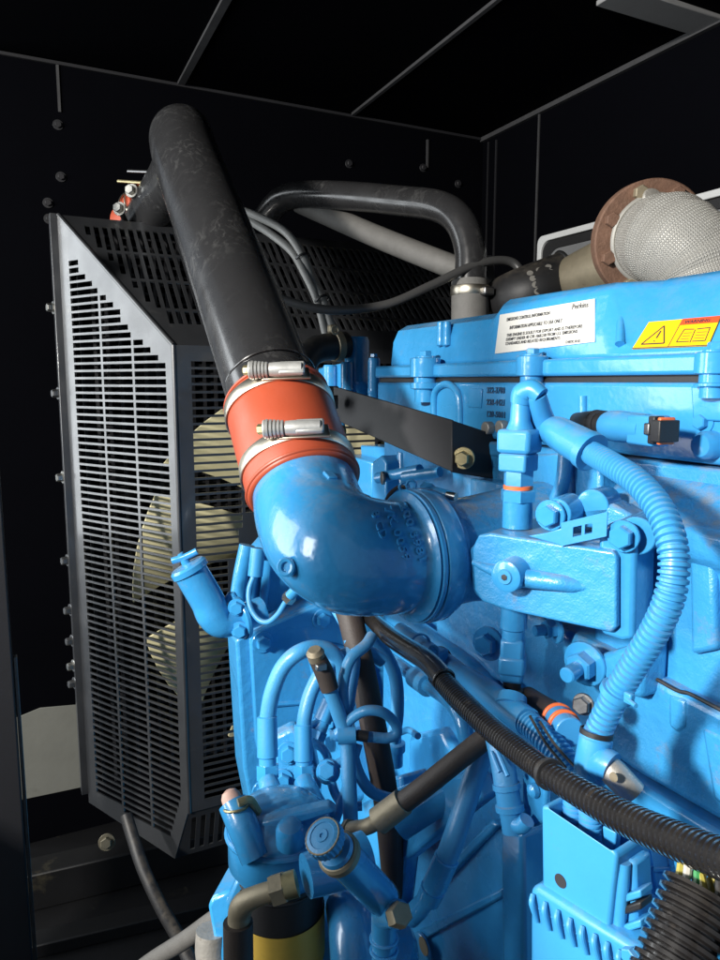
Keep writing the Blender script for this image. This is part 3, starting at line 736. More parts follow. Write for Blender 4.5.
# neck of the manifold towards the elbow, and the dark throat behind the band
Fd = .655
FCn = at(411, 556, D=Fd); XA = V((1, 0, 0)); print('flange', FCn)
m = MB(); m.lathe(FCn, XA, [(.010, .055), (.024, .0565), (.027, .0565), (.032, .050), (.060, .049), (.085, .052), (.16, .060)], 48)
m.build('manifold_neck', 'cast', man)
MB().prism([mp(x, y, .012) for x, y in ((468, 548), (480, 540), (482, 604), (472, 592))], e3 * .06).build('manifold_end', 'cast', man, bevel=.004)
# ---- pieces of the engine above/behind the elbow: brackets, ribs and pipes under the black bracket
for pts, X, d in ((((318, 368), (346, 362), (346, 402), (318, 402)), .53, .05), (((384, 392), (420, 396), (420, 425), (384, 420)), .515, .04), (((345, 455), (372, 462), (372, 505), (345, 500)), .50, .03), (((372, 462), (381, 455), (386, 462), (386, 520), (372, 512)), .47, .03),
                  (((387, 470), (430, 478), (430, 520), (387, 520)), .52, .04), (((360, 445), (395, 448), (395, 470), (362, 470)), .53, .04)):
    MB().prism(pe(pts, X), (d, 0, 0)).build('cast_bracket', 'blue', eng, bevel=.003)
for x, ya_, yb_, X, r in ((357, 395, 337, .53, .0205), (347, 396, 362, .505, .010), (330, 398, 365, .52, .012), (374, 398, 358, .515, .0095), (403, 500, 452, .50, .010), (420, 500, 455, .51, .009), (339, 500, 420, .55, .012)):
    a, b = at(x, ya_, X=X), at(x, yb_, X=X); h = b.z - a.z
    MB().lathe(a, (0, 0, 1), [(0, r), (h * .12, r), (h * .14, r * 1.06), (h * .24, r * 1.06), (h * .26, r), (h * .93, r), (h, r * .86)], 24).build('cast_post', 'blue', eng)
hexbolt('post_bolt', at(374, 357, X=.515), (0, 0, 1), .0058, .005, 'blue', eng)
for a, b, r, mt in (((378, 478), (420, 470), .0075, 'blue'), ((404, 477), (440, 472), .0065, 'blue')):
    MB().cyl(at(*a, X=.45), at(*b, X=.47), r).build('spacer_tube', mt, eng)
MB().lathe(at(384, 478, X=.447), (-.8, .2, 0), [(0, .009), (.003, .009), (.004, .006)], 20).build('spacer_cap', 'darksteel', eng)
# dark recess pieces behind the sensor
MB().prism(pe(((530, 455), (572, 452), (574, 500), (530, 512)), .475), (.02, 0, 0)).build('cast_pad', 'cast', eng, bevel=.003)
MB().tube([at(566, 448, X=.465), at(563, 480, X=.462), at(556, 500, X=.46)], .007, 14, 5).build('cast_rib', 'cast', eng)
MB().prism(pe(((470, 478), (505, 484), (505, 500), (470, 496)), .47), (.02, 0, 0)).build('cast_bracket', 'blue', eng, bevel=.002)

# ---- front gear case and its rear-facing flange (beyond the elbow)
GY = 1.0
def pg(pts, Y=GY): return [at(x, y, Y=Y) for x, y in pts]
gc = MB().prism(pg(((236, 640), (252, 630), (330, 598), (352, 600), (430, 640), (430, 860), (262, 860), (244, 770))), (0, .05, 0)).build('gear_case', 'cast', eng, bevel=.005, segs=3)
MB().prism(pg(((250, 634), (328, 601), (345, 615), (352, 700), (345, 800), (270, 800), (256, 740)), GY - .012), (0, .012, 0)).build('case_flange', 'blue', gc, bevel=.003)
cc = at(318, 700, Y=GY - .013)
MB().torus(cc, (0, 1, 0), .088, .005, 48, 10).build('case_ring', 'blue', gc)
MB().lathe(cc - V((0, .004, 0)), (0, 1, 0), [(0, .02), (.002, .075), (.012, .082)], 40).build('case_cover', 'blue', gc)
for k in range(5):
    t = .5 + k * 2 * pi / 5; d = V((cos(t), 0, sin(t)))
    MB().tube([cc + d * .02 - V((0, .004, 0)), cc + d * .09 - V((0, .004, 0))], .004, 8, 2).build('case_rib', 'blue', gc)
for x, y in ((262, 642), (322, 619), (262, 790), (338, 780)): hexbolt('case_bolt', at(x, y, Y=GY - .012), (0, -1, 0), .011, .009, 'blue', gc, washer=.0165)
# smooth cover above it
cvr = [(240, 632), (246, 590), (258, 555), (275, 535), (330, 540), (345, 600), (262, 632)]
MB().prism(pg(cvr, GY + .04), (0, .06, 0)).build('front_cover', 'blue', gc, bevel=.012, segs=4)
for x, ya_, yb_ in ((262, 612, 560), (250, 600, 550)):
    MB().tube([at(x, ya_, Y=GY + .035), at(x + 6, yb_, Y=GY + .035)], .008, 12, 3).build('cover_rib', 'blue', gc)
MB().tube(pg(((247, 545), (240, 580), (238, 606), (246, 628)), GY + .03), .012, 12, 5).build('cover_edge', 'blue', gc)
# masses lower down that fill the side of the engine
MB().prism(pe(((300, 640), (560, 690), (560, 1100), (300, 1100)), .60), (.10, 0, 0)).build('recess_wall', 'cast', eng)
MB().lathe(at(455, 720, X=.53), (-.9, -.4, 0), [(-.06, .062), (0, .062), (.012, .055), (.016, .04)], 40).build('side_cover', 'blue', eng)
MB().prism(pe(((385, 700), (405, 690), (420, 735), (408, 765), (380, 760)), .50), (.05, 0, 0)).build('cast_lug', 'blue', eng, bevel=.006)
MB().prism(pe(((408, 735), (440, 728), (462, 770), (455, 830), (405, 830)), .48), (.05, 0, 0)).build('cast_lug', 'blue', eng, bevel=.008)
MB().prism(pe(((415, 680), (440, 685), (440, 722), (417, 718)), .50), (.03, 0, 0)).build('data_plate', 'alu', eng, bevel=.001)
MB().tube([at(x, y, X=.46) for x, y in ((395, 615), (430, 640), (470, 668), (500, 700))], .014, 20, 5).build('cast_gallery', 'blue', eng)
MB().lathe(at(335, 745, X=.43), (-.6, -.75, .15), [(-.05, .055), (.0, .055), (.008, .048), (.012, .03), (.02, .026), (.022, .012)], 40).build('pump_body', 'blue', eng)
for x, y in ((318, 742), (330, 722), (296, 752), (345, 770)): hexbolt('pump_bolt', at(x, y, X=.39), (-.6, -.8, .1), .008, .008, 'blue', eng, washer=.012)
for pts, X, d in ((((300, 720), (345, 735), (352, 800), (330, 830), (290, 810)), .42, .06), (((345, 790), (400, 775), (408, 850), (350, 850)), .44, .06)):
    MB().prism(pe(pts, X), (d, 0, 0)).build('cast_bracket', 'cast', eng, bevel=.005)
from mathutils.bvhtree import BVHTree
# ================================================================ charge pipe, sleeve, clamps, cast elbow
A1 = at(304, 487, D=.735); A2 = at(277, 402, D=.80)
axd = (A2 - A1).normalized()
PB = at(188, 162, D=1.10)
cp = thing('charge_pipe', 'thick black painted air pipe with dusty wipe marks rising from the orange sleeve', 'pipe', A2)
pts = [A2 - axd * .045, A2.lerp(PB, .3), A2.lerp(PB, .66), PB, at(182, 140, D=1.16), at(184, 143, D=1.25), at(176, 172, D=1.38), at(156, 205, D=1.49), at(140, 230, D=1.57)]
MB().tube(pts, [.0515, .0515, .0515, .0515, .051, .050, .047, .046, .046], 48, 14).build('pipe_body', 'black_pipe', cp, ang=60)
MB().torus(A2 + axd * .03, axd, .0515, .0012, 40, 8).build('pipe_bead', 'black_pipe', cp)
el = thing('intake_elbow', 'glossy blue cast elbow with raised numbers, clamped under the orange sleeve', 'elbow', FCn)
lip = -axd
epts = [A1 + axd * .05, A1, at(311, 514, D=.703), at(324, 537, D=.670), at(349, 553, D=.643), at(380, 557, D=.644), FCn]
MB().tube(epts, [.0515, .0530, .0545, .0552, .0545, .0515, .0497], 56, 16).build('elbow_body', 'blue', el, ang=60)
MB().lathe(FCn - XA * .014, XA, [(0, .0495), (.004, .0512), (.0068, .0565), (.0085, .0592), (.0095, .0578), (.0105, .0576), (.0112, .0606), (.0135, .0612), (.0150, .0606), (.0155, .050)], 72).build('elbow_flange', 'blue', el, ang=50)
# small lug on the elbow with a hole
def elbow_hit(x, y):
    me = el.children[0].data if el.children[0].name.startswith('elbow_body') else [c for c in el.children if c.name.startswith('elbow_body')][0].data
    ob = [c for c in el.children if c.name.startswith('elbow_body')][0]
    bv = BVHTree.FromPolygons([v.co + WORLD[ob] for v in me.vertices], [list(p.vertices) for p in me.polygons])
    d = (at(x, y, D=1) - CAM).normalized(); h = bv.ray_cast(CAM, d); n = h[1] if h[1].dot(d) < 0 else -h[1]
    return h[0], n
hp, hn = elbow_hit(289, 569)
MB().lathe(hp - hn * .004, (-.75, -.6, .25), [(0, .0075), (.008, .0085), (.0125, .0085), (.0135, .0070), (.0125, .0045), (.0095, .0040)], 26).build('elbow_lug', 'blue', el)
hp, hn = elbow_hit(330, 476)
MB().box(hp + hn * .0005, (.010, .004, .013), (hn.cross(UP).normalized(), hn, hn.cross(hn.cross(UP)).normalized())).build('cast_pad', 'blue', el, bevel=.0012)
# raised casting numbers wrapped on the elbow
def elbow_text(txt, px, py, px2, py2, size):
    objs = []
    a = at(px, py, D=.62); b = at(px2, py2, D=.62)
    return a, b
rows3 = [('7K 0059', (384, 508), (404, 562)), ('200 3981', (399, 505), (419, 561)), ('8 CD', (371, 513), (381, 540))]
def wrap_text(name, rows, target, mat, parent, size, depth=.0012):
    me = target.data; off = WORLD[target]
    bv = BVHTree.FromPolygons([v.co + off for v in me.vertices], [list(p.vertices) for p in me.polygons])
    big = bmesh.new()
    for text, a, b in rows:
        cu = bpy.data.curves.new('t', 'FONT'); cu.body = text; cu.size = 1; cu.offset = .022; cu.resolution_u = 2; cu.extrude = .5
        ob = bpy.data.objects.new('t', cu); COL.objects.link(ob)
        tm = bpy.data.meshes.new_from_object(ob.evaluated_get(bpy.context.evaluated_depsgraph_get())); bpy.data.objects.remove(ob)
        L = max(v.co.x for v in tm.vertices); dx, dy = b[0] - a[0], b[1] - a[1]; ln = sqrt(dx * dx + dy * dy)
        ux, uy = dx / ln, dy / ln; nx, ny = uy, -ux         # text height runs towards +n
        for v in tm.vertices:
            s_ = v.co.x / L * ln; h = v.co.y * size
            x, y = a[0] + ux * s_ + nx * h, a[1] + uy * s_ + ny * h
            d = (at(x, y, D=1) - CAM).normalized(); hit = bv.ray_cast(CAM, d)
            p, n = (hit[0], hit[1]) if hit[0] else (CAM + d * .66, -d)
            if n.dot(d) > 0: n = -n
            v.co = p + n * (depth * (v.co.z + .4))
        big.from_mesh(tm); bpy.data.meshes.remove(tm)
    vs = [v.co.copy() for v in big.verts]; o0 = sum(vs, V()) / len(vs); bmesh.ops.translate(big, verts=big.verts, vec=-o0)
    m2 = bpy.data.meshes.new(name); big.to_mesh(m2); big.free()
    o = place(name, m2, o0, mat, parent, ang=40); return o
wrap_text('cast_number', rows3, [c for c in el.children if c.name.startswith('elbow_body')][0], 'blue', el, 10.5, depth=.0022)
# V band clamp round the flange joint
vb = thing('band_clamp', 'blue painted band clamp round the elbow flange with a screw on top', 'clamp', FCn + XA * .012)
MB().lathe(FCn, XA, [(.0022, .0600), (.003, .0612), (.006, .0616), (.018, .0612), (.022, .0590), (.0225, .056)], 72, cap=False).build('clamp_band', 'blue', vb, ang=40)
MB().tube([at(426, 489, D=.675), at(438, 492, D=.665), at(452, 496, D=.655)], .0044, 14, 3).build('clamp_screw', 'blue', vb)
MB().cyl(at(447, 495, D=.657), at(456, 497, D=.651), .0038).build('screw_tip', 'steel', vb)
MB().hexa(at(424, 488, D=.678), at(438, 492, D=.665) - at(424, 488, D=.678), .0062, .011).build('clamp_nut', 'blue', vb)
MB().torus(at(411, 485, D=.66), (-.5, -.8, 0), .0042, .0014, 20, 8).build('clamp_loop', 'blue', vb)
MB().torus(at(404, 487, D=.67), (-.5, -.8, 0), .0042, .0014, 20, 8).build('clamp_loop', 'blue', vb)
MB().tube([at(384, 506, D=.70), at(390, 494, D=.69), at(399, 487, D=.68), at(407, 488, D=.672)], .002, 8, 5).build('clamp_wire', 'rubber', vb)
MB().tube([at(430, 497, D=.672), at(447, 503, D=.668), at(470, 498, D=.69), at(480, 500, D=.70)], .0024, 8, 5).build('clamp_tail', 'darksteel', vb)

sv_ = thing('hose_sleeve', 'orange red silicone sleeve joining the black pipe to the blue elbow', 'hose sleeve', A1.lerp(A2, .5))
LS = (A2 - A1).length
MB().lathe(A1 - axd * .004, axd, [(0, .0545), (.001, .0575), (.004, .0585), (LS * .5, .0588), (LS - .004 + .004, .0583), (LS + .005, .0570), (LS + .006, .0525)], 64).build('sleeve_body', 'silicone', sv_, ang=60)
MB().torus(A1 + axd * .002, axd, .0582, .0022, 64, 10).build('sleeve_lip', 'silicone', sv_)
MB().torus(A2 - axd * .000, axd, .0578, .0018, 64, 10).build('sleeve_lip', 'silicone', sv_)

def hose_clamp(pos, tilt, px0, px1, label):
    c = A1.lerp(A2, pos); ax_ = (axd + RT * .10).normalized(); Rr = .0600
    cl = thing('hose_clamp', label, 'hose clamp', c, 'worm drive clamps round the orange sleeve')
    MB().lathe(c - ax_ * .0075, ax_, [(0, Rr - .0012), (0, Rr), (.001, Rr + .0007), (.014, Rr + .0007), (.015, Rr), (.015, Rr - .0012)], 72, cap=False).build('clamp_band', 'band', cl, ang=50)
    # housing tangent to the band at the spot facing the camera
    mid = at((px0[0] + px1[0]) / 2, (px0[1] + px1[1]) / 2, D=.66)
    d = mid - c; d = (d - ax_ * d.dot(ax_)).normalized(); T = ax_.cross(d).normalized()
    T = Quaternion(d, radians(0)) @ T
    s0 = at(*px0, D=.68); s1 = at(*px1, D=.68)
    if T.dot(s1 - s0) < 0: T = -T
    b = c + d * (Rr + .0085)
    u0 = (CAM - b).normalized()
    # locate along T so that the screw head shows at px0
    def xoff(px):
        r = (at(*px, D=1) - CAM); best = min(((k * .0005 - .05) for k in range(200)), key=lambda s: ((b + T * s - CAM).normalized() - r.normalized()).length); return best
    q0, q1 = xoff(px0), xoff(px1); l = q1 - q0
    best = max((-1, 1), key=lambda sg: -abs((Quaternion(d, sg * radians(11)) @ T).dot(UP))); T = Quaternion(d, best * radians(11)) @ T; AX = d.cross(T)
    MB().tube([b + T * (q0 + l * .46), b + T * (q0 + l * .62), b + T * (q0 + l * .98)], [.0070, .0076, .0066], 20, 4).build('screw_housing', 'clamp', cl)
    MB().box(b + T * (q0 + l * .82) + d * .0012, (l * .42, .0155, .006), (T, AX, d)).build('housing_saddle', 'clamp', cl, bevel=.0018)
    MB().box(b + T * (q0 + l * .70) - d * .0068, (l * .80, .0155, .002), (T, ax_, d)).build('band_tail', 'band', cl, bevel=.0006)
    # belleville washers
    prof = []; w0 = l * .17
    for k in range(5):
        t = w0 + k * l * .056; prof += [(t, .0062), (t + l * .006, .0098 - .0004 * k), (t + l * .038, .0094 - .0004 * k), (t + l * .046, .0062)]
    MB().lathe(b + T * q0, T, prof, 28).build('spring_washers', 'clamp', cl, ang=40)
    m = MB(); m.hexa(b + T * (q0 + l * .16), -T, .0052, l * .12); m.build('screw_head', 'brass', cl)
    MB().lathe(b + T * (q0 + l * .13), T, [(0, .0086), (l * .02, .0092), (l * .04, .0086)], 24).build('screw_flange', 'clamp', cl)
hose_clamp(.20, V((0, 0, 0)), (258, 451), (326, 444), 'steel hose clamp on the lower rim of the orange sleeve above the blue elbow')
hose_clamp(.865, V((0, 0, 0)), (246, 402), (309, 400), 'steel hose clamp on the upper rim of the orange sleeve round the black pipe')
# upper end: red hose into the radiator
rh = thing('radiator_sleeve', 'small orange red hose end with steel bolts above the slotted guard', 'hose sleeve', at(146, 210, D=1.56))
MB().tube([at(152, 206, D=1.53), at(143, 214, D=1.56), at(132, 226, D=1.6)], .050, 32, 5).build('sleeve_body', 'silicone', rh)
for x, y, D in ((147, 208, 1.54), (141, 214, 1.56)): MB().torus(at(x, y, D=D), at(130, 228, D=1.6) - at(152, 206, D=1.53), .0505, .0022, 40, 8).build('sleeve_rib', 'band', rh)
for x, y in ((132, 191), (120, 209), (146, 193)):
    p = at(x, y, D=1.45); MB().cyl(p + V((.02, .05, -.02)), p, .006).build('bolt_shank', 'darksteel', rh); hexbolt('bolt_head', p, (-.6, -.7, .1), .010, .010, 'steel', rh, washer=.014)
MB().tube([at(118, 181, D=1.5), at(146, 183, D=1.47)], .003, 8, 2).build('bracket_edge', 'brass', rh)
MB().tube([at(128, 171, D=1.5), at(152, 172, D=1.47)], .003, 8, 2).build('bracket_edge', 'darksteel', rh)

# ================================================================ black bracket
bk = thing('support_bracket', 'folded black steel bracket bolted across the side of the engine', 'bracket', at(452, 445, D=.80))
def sheet(poly, t): 
    n = (poly[1] - poly[0]).cross(poly[-1] - poly[0]).normalized(); return MB().prism(poly, n * t)
Pa = [at(333, 386, D=.98), at(452, 420, D=.80), at(452, 472, D=.795), at(335, 420, D=.975)]
nb = (Pa[1] - Pa[0]).cross(Pa[3] - Pa[0]).normalized()
Pb = [Pa[1], at(512, 440, D=.835), at(512, 482, D=.83), Pa[2]]
sheet(Pa, .0035).build('bracket_arm', 'black', bk, bevel=.001)
sheet(Pb, .0035).build('bracket_foot', 'black', bk, bevel=.001)
hexbolt('bracket_bolt', at(464, 458, D=.797), (-.75, -.65, 0), .0085, .010, 'brass', bk, washer=.0125)
MB().prism([at(x, y, D=.985) for x, y in ((318, 386), (336, 386), (338, 424), (322, 410))], (.01, .012, 0)).build('bracket_tab', 'black', bk, bevel=.002)
MB().tube([at(326, 402, D=.95), at(338, 402, D=.95)], .009, 16, 2).build('bracket_pin', 'rubber', bk)
hexbolt('bracket_bolt', at(340, 431, D=.93), (-.6, -.8, 0), .008, .012, 'brass', bk, washer=.0085)

# ================================================================ exhaust
xf = thing('exhaust_flange', 'rusty round exhaust flange with a ring of worn bolts', 'flange', at(648, 240, D=1.02))
XN = V((-.42, -.89, -.14)).normalized(); xc = at(650, 240, D=1.02)
MB().lathe(xc, XN, [(-.012, .050), (-.012, .079), (-.010, .081), (.006, .081), (.008, .079), (.008, .050)], 64).build('flange_disc', 'rust', xf)
u, v, _ = frame(XN)
for k in range(8):
    t = radians(22 + 45 * k); p = xc + (u * cos(t) + v * sin(t)) * .066 + XN * .008
    hexbolt('flange_bolt', p, XN, .010, .011, 'rust' if k % 3 else 'tan_metal', xf)
ew = thing('exhaust_bend', 'exhaust bend wrapped in silver knitted wire mesh, leaving the rusty flange', 'exhaust pipe', xc + XN * .02)
m = MB()
bend = [xc + XN * .006, xc + XN * .03, at(674, 242, D=.94), at(700, 268, D=.92), at(710, 315, D=.92), at(712, 385, D=.92)]
pth, Lb = resample(smooth_path(bend, 16), .003)
m.sweep([a for a, _ in pth], [.0575 + .0012 * sin(k * .9) * (1 + sin(k * .31)) for k in range(len(pth))], 48, hint=(0, 0, 1))
nr = len(pth); uvl = m.bm.loops.layers.uv.new('UVMap')
m.bm.verts.ensure_lookup_table(); m.bm.verts.index_update()
for f in m.bm.faces:
    if len(f.verts) != 4: continue
    ids = [l.vert.index for l in f.loops]; ring = [i // 48 for i in ids]; col = [i % 48 for i in ids]
    wrap_ = max(col) - min(col) > 2
    for l, r_, c_ in zip(f.loops, ring, col): l[uvl].uv = ((c_ + (48 if wrap_ and c_ == 0 else 0)) / 48 * .36, r_ * .003)
m.build('mesh_wrap', 'wrap', ew, ang=70)
MB().torus(xc + XN * .016, XN, .0585, .0035, 48, 8).build('mesh_hem', 'wrap', ew)
MB().lathe(at(651, 199, D=.985), (-.3, -.9, .2), [(0, .012), (.003, .014), (.006, .012), (.007, .004)], 20).build('wrap_tie', 'alu', ew)
xp = thing('exhaust_pipe', 'dull tan exhaust pipe with a black perforated shield behind the rusty flange', 'exhaust pipe', at(560, 285, D=1.2))
MB().tube([at(540, 292, D=1.22), at(560, 285, D=1.2), at(590, 275, D=1.15), at(640, 255, D=1.07)], [.034, .037, .044, .05], 40, 5).build('pipe_body', 'tan_metal', xp)
ps = at(525, 295, D=1.20); pe_ = at(566, 281, D=1.20); 
MB().tube([at(505, 302, D=1.26), ps, pe_], [.044, .046, .048], 40, 5).build('heat_shield', 'rubber', xp)
mm = MB(); sd = (pe_ - ps).normalized(); su, svv, _ = frame(sd, CAM - ps)
for i in range(3):
    for j in range(6):
        t = radians(-38 + j * 13); nrm = su * cos(t) + svv * sin(t); mm.lathe(ps + sd * (.006 + i * .0155) + nrm * .0490, nrm, [(0, .0052), (.0006, .0052)], 10)
mm.build('perforation_pattern', 'alu', xp)
MB().torus(pe_, sd, .0485, .003, 36, 8).build('shield_rim', 'darksteel', xp)

# ================================================================ coolant pipes and cables at the top
def hose(name, label, cat, pts, r, mat, group=None, n=10, seg=18, body='hose_body'):
    t = thing(name, label, cat, V(pts[0]), group)
    MB().tube(pts, r, seg, n).build(body, mat, t, ang=60); return t
def band(parent, c, ax_, R, w, mat='band', name='clamp_band', th=.0008):
    ax_ = V(ax_).normalized(); c = V(c)
    return MB().lathe(c - ax_ * w / 2, ax_, [(0, R - th), (0, R), (w * .06, R + th), (w * .94, R + th), (w, R), (w, R - th)], 40, cap=False).build(name, mat, parent, ang=50)
t = hose('coolant_pipe', 'glossy black coolant pipe bending down behind the rocker cover', 'pipe', [at(262, 222, D=1.56), at(285, 198, D=1.5), at(330, 195, D=1.42), at(400, 201, D=1.32), at(440, 207, D=1.26), at(460, 222, D=1.23), at(470, 250, D=1.22), at(470, 284, D=1.22)], .0265, 'black_pipe', seg=28, body='pipe_body')
t = hose('coolant_hose', 'short grey hose with a steel clamp under the glossy black coolant pipe', 'hose', [at(470, 282, D=1.22), at(470, 300, D=1.22), at(470, 345, D=1.22)], .0315, 'grey_hose', seg=28)
band(t, at(470, 291, D=1.22), (0, 0, 1), .0322, .016); MB().box(at(487, 291, D=1.19), (.02, .016, .014)).build('clamp_screw', 'darksteel', t, bevel=.003)
hose('vent_hose', 'pale grey braided hose slanting across under the glossy black coolant pipe', 'hose', [at(300, 203, D=1.5), at(325, 214, D=1.46), at(380, 238, D=1.38), at(440, 262, D=1.3), at(475, 275, D=1.28)], .021, 'grey_hose')
t = hose('sensor_cable', 'upper of two grey cables tied together behind the black pipe', 'cable', [at(225, 205, D=1.26), at(252, 214, D=1.25), at(284, 231, D=1.24), at(302, 255, D=1.22), at(313, 282, D=1.21), at(325, 305, D=1.20), at(334, 335, D=1.20)], .0068, 'grey_cable')
band(t, at(303, 258, D=1.22), at(313, 282, D=1.21) - at(302, 255, D=1.22), .013, .004, 'rubber', 'cable_tie'); band(t, at(322, 300, D=1.20), at(325, 305, D=1.20) - at(313, 282, D=1.21), .013, .004, 'rubber', 'cable_tie')
hose('sensor_cable', 'lower of two grey cables tied together behind the black pipe', 'cable', [at(225, 210, D=1.27), at(248, 220, D=1.26), at(272, 235, D=1.25), at(292, 252, D=1.23), at(304, 272, D=1.21), at(317, 300, D=1.20), at(326, 335, D=1.20)], .0068, 'grey_cable')
hose('power_cable', 'black cable sagging across from the black pipe to behind the rocker cover', 'cable', [at(262, 285, D=1.14), at(285, 300, D=1.14), at(330, 310, D=1.14), at(385, 305, D=1.16), at(430, 286, D=1.18), at(475, 265, D=1.20), at(508, 261, D=1.22), at(522, 276, D=1.22), at(527, 320, D=1.22)], .0072, 'dark_cable')
t = hose('breather_hose', 'short black rubber hose with a tan clamp beside the black pipe', 'hose', [at(300, 395, D=1.10), at(303, 365, D=1.12), at(315, 350, D=1.14), at(336, 346, D=1.16), at(346, 345, D=1.17)], .0215, 'rubber', seg=24)
band(t, at(336, 346, D=1.16), at(346, 345, D=1.17) - at(326, 347, D=1.15), .0232, .013, 'tan_metal', th=.0012)
MB().box(at(333, 329, D=1.15), (.016, .014, .013)).build('clamp_screw', 'tan_metal', t, bevel=.003); MB().torus(at(335, 330, D=1.13), (0, 1, 0), .006, .0018, 16, 6).build('clamp_ear', 'tan_metal', t)

# ================================================================ oil filler with T handle
of = thing('oil_filler', 'blue oil filler tube with a T handle dipstick beside the slotted guard', 'filler tube', at(218, 622, D=.97))
MB().tube([at(262, 610, D=1.0), at(238, 619, D=.98), at(222, 622, D=.97), at(213, 614, D=.965), at(207, 600, D=.963), at(190, 571, D=.955)], [.019, .019, .0215, .0225, .0225, .0225], 28, 8).build('filler_tube', 'blue', of, ang=60)
ta = (at(190, 571, D=.955) - at(207, 600, D=.963)).normalized(); tb = at(190, 570, D=.955)
MB().lathe(tb, ta, [(-.004, .0225), (-.002, .0255), (.005, .0255), (.008, .0225), (.0085, .010), (.010, .006), (.026, .004)], 32).build('filler_cap', 'blue', of)
hb = at(185, 557, D=.95); MB().tube([at(172, 561, D=.95), hb, at(197, 551, D=.95)], .0045, 12, 3, squash=.8).build('cap_handle', 'blue', of)
MB().lathe(at(238, 619, D=.975), at(262, 610, D=1.0) - at(238, 619, D=.98), [(0, .030), (.008, .030)], 30).build('filler_flange', 'blue', of, bevel=.002)
hexbolt('flange_bolt', at(237, 607, D=.96), (-.4, -.9, 0), .009, .008, 'blue', of, washer=.012); hexbolt('flange_bolt', at(240, 630, D=.96), (-.4, -.9, 0), .009, .008, 'blue', of, washer=.012)
MB().tube([at(228, 602, D=.98), at(232, 595, D=.98), at(238, 612, D=.98)], .006, 12, 4).build('filler_lug', 'blue', of)

# ================================================================ small blue sensor cable loop by the gear case
t = hose('speed_sensor_cable', 'thin blue cable looping across the gear case under the elbow', 'cable', [at(254, 575, D=.96), at(249, 590, D=.955), at(250, 606, D=.95), at(258, 619, D=.945), at(268, 622, D=.94), at(278, 614, D=.935), at(287, 600, D=.93), at(300, 586, D=.92)], .0036, 'blue_rubber')
MB().tube([at(258, 548, D=.96), at(255, 576, D=.96)], .010, 14, 3).build('cable_plug', 'blue_plastic', t); MB().hexa(at(287, 600, D=.925), at(300, 586, D=.92) - at(287, 600, D=.93), .009, .010).build('cable_nut', 'steel', t); MB().tube([at(290, 596, D=.92), at(302, 583, D=.91)], .007, 12, 2).build('cable_plug', 'blue_plastic', t)
# ================================================================ sensor stack on the manifold
def mpo(x, y, off): return mp(x, y, off)
s0 = mpo(517, 526, .034); ss = thing('pressure_sensor', 'blue painted sensor stack with an orange seal standing on the intake manifold', 'sensor', s0)
def zat(y, ref=s0): 
    d = (ref - CAM).dot(FW); return at(517, y, D=d).z - ref.z
def sl2(name, pr, mat, seg=28): MB().lathe(s0, (0, 0, 1), [(zat(y), r) for y, r in pr], seg).build(name, mat, ss, ang=40)
sl2('threaded_base', [(527, .0125), (499, .0125)], 'blue')
MB().hexa(s0 + V((0, 0, zat(500))), (0, 0, 1), .0150, zat(488) - zat(500)).build('base_nut', 'blue', ss)
sl2('orange_seal', [(488.5, .0112), (488, .0122), (484.5, .0122), (484, .0112)], 'orange')
MB().hexa(s0 + V((0, 0, zat(484))), (0, 0, 1), .0128, zat(452) - zat(484)).build('sensor_body', 'blue_plastic', ss)
sl2('sensor_neck', [(485, .0105), (478, .0105)], 'blue_plastic')
MB().box(s0 + V((0, 0, (zat(428) + zat(452)) / 2)), (.030, .027, zat(428) - zat(452)), (e1, e3, V((0, 0, 1)))).build('plug_collar', 'blue_plastic', ss, bevel=.0035)
MB().box(s0 + V((0, 0, (zat(452) + zat(470)) / 2)) - e3 * .001, (.025, .025, zat(452) - zat(470)), (e1, e3, V((0, 0, 1)))).build('plug_housing', 'blue_plastic', ss, bevel=.002)
sl2('plug_top', [(430, .0120), (426, .0105), (420, .0085), (408, .0080), (400, .0072)], 'blue_plastic')
top = s0 + V((0, 0, zat(403)))
MB().tube([top, top + V((0, 0, .008)) + e1 * .002, top + V((0, 0, .011)) + e1 * .010, top + V((0, 0, .006)) + e1 * .018], [.0085, .0095, .0088, .0075], 18, 6).build('cable_hood', 'blue_plastic', ss)
# sleeve and ribbed conduit
c0 = top + V((0, 0, .007)) + e1 * .014
cs = thing('ribbed_conduit', 'blue ribbed conduit arching down from the sensor stack across the block', 'conduit', c0)
MB().tube([c0, at(545, 425, D=.60), at(560, 434, D=.585), at(592, 452, D=.552)], [.0075, .0105, .0135, .0150], 24, 8).build('conduit_sleeve', 'blue_plastic', cs)
MB().tube([at(586, 449, D=.556), at(592, 453, D=.551)], .0156, 24, 2).build('sleeve_lip', 'blue_plastic', cs)
MB().tube([c0 + V((0, 0, .004)), at(543, 424, D=.594)], .004, 12, 3).build('bare_wire', 'wire_white', cs)
cpts = [at(590, 452, D=.553), at(612, 465, X=.385), at(636, 481, X=.375), at(657, 505, X=.367), at(670, 535, X=.360), at(674, 568, X=.355), at(668, 602, X=.352), at(652, 636, X=.350), at(632, 668, X=.348), at(612, 702, X=.345), at(596, 736, X=.340)]
MB().corrugated(cpts, [.0092] * 7 + [.0090] * 4, .0045, .20, 24).build('conduit_tube', 'blue_plastic', cs, ang=25)
band(cs, at(617, 692, X=.346), at(612, 702, X=.345) - at(625, 680, X=.347), .0098, .005, 'blue_plastic', 'cable_tie', .0012)
MB().box(at(629, 698, X=.337), (.004, .006, .007)).build('tie_head', 'blue_plastic', cs, bevel=.001); MB().tube([at(626, 698, X=.336), at(636, 706, X=.333)], .0015, 8, 2).build('tie_tail', 'blue_plastic', cs)
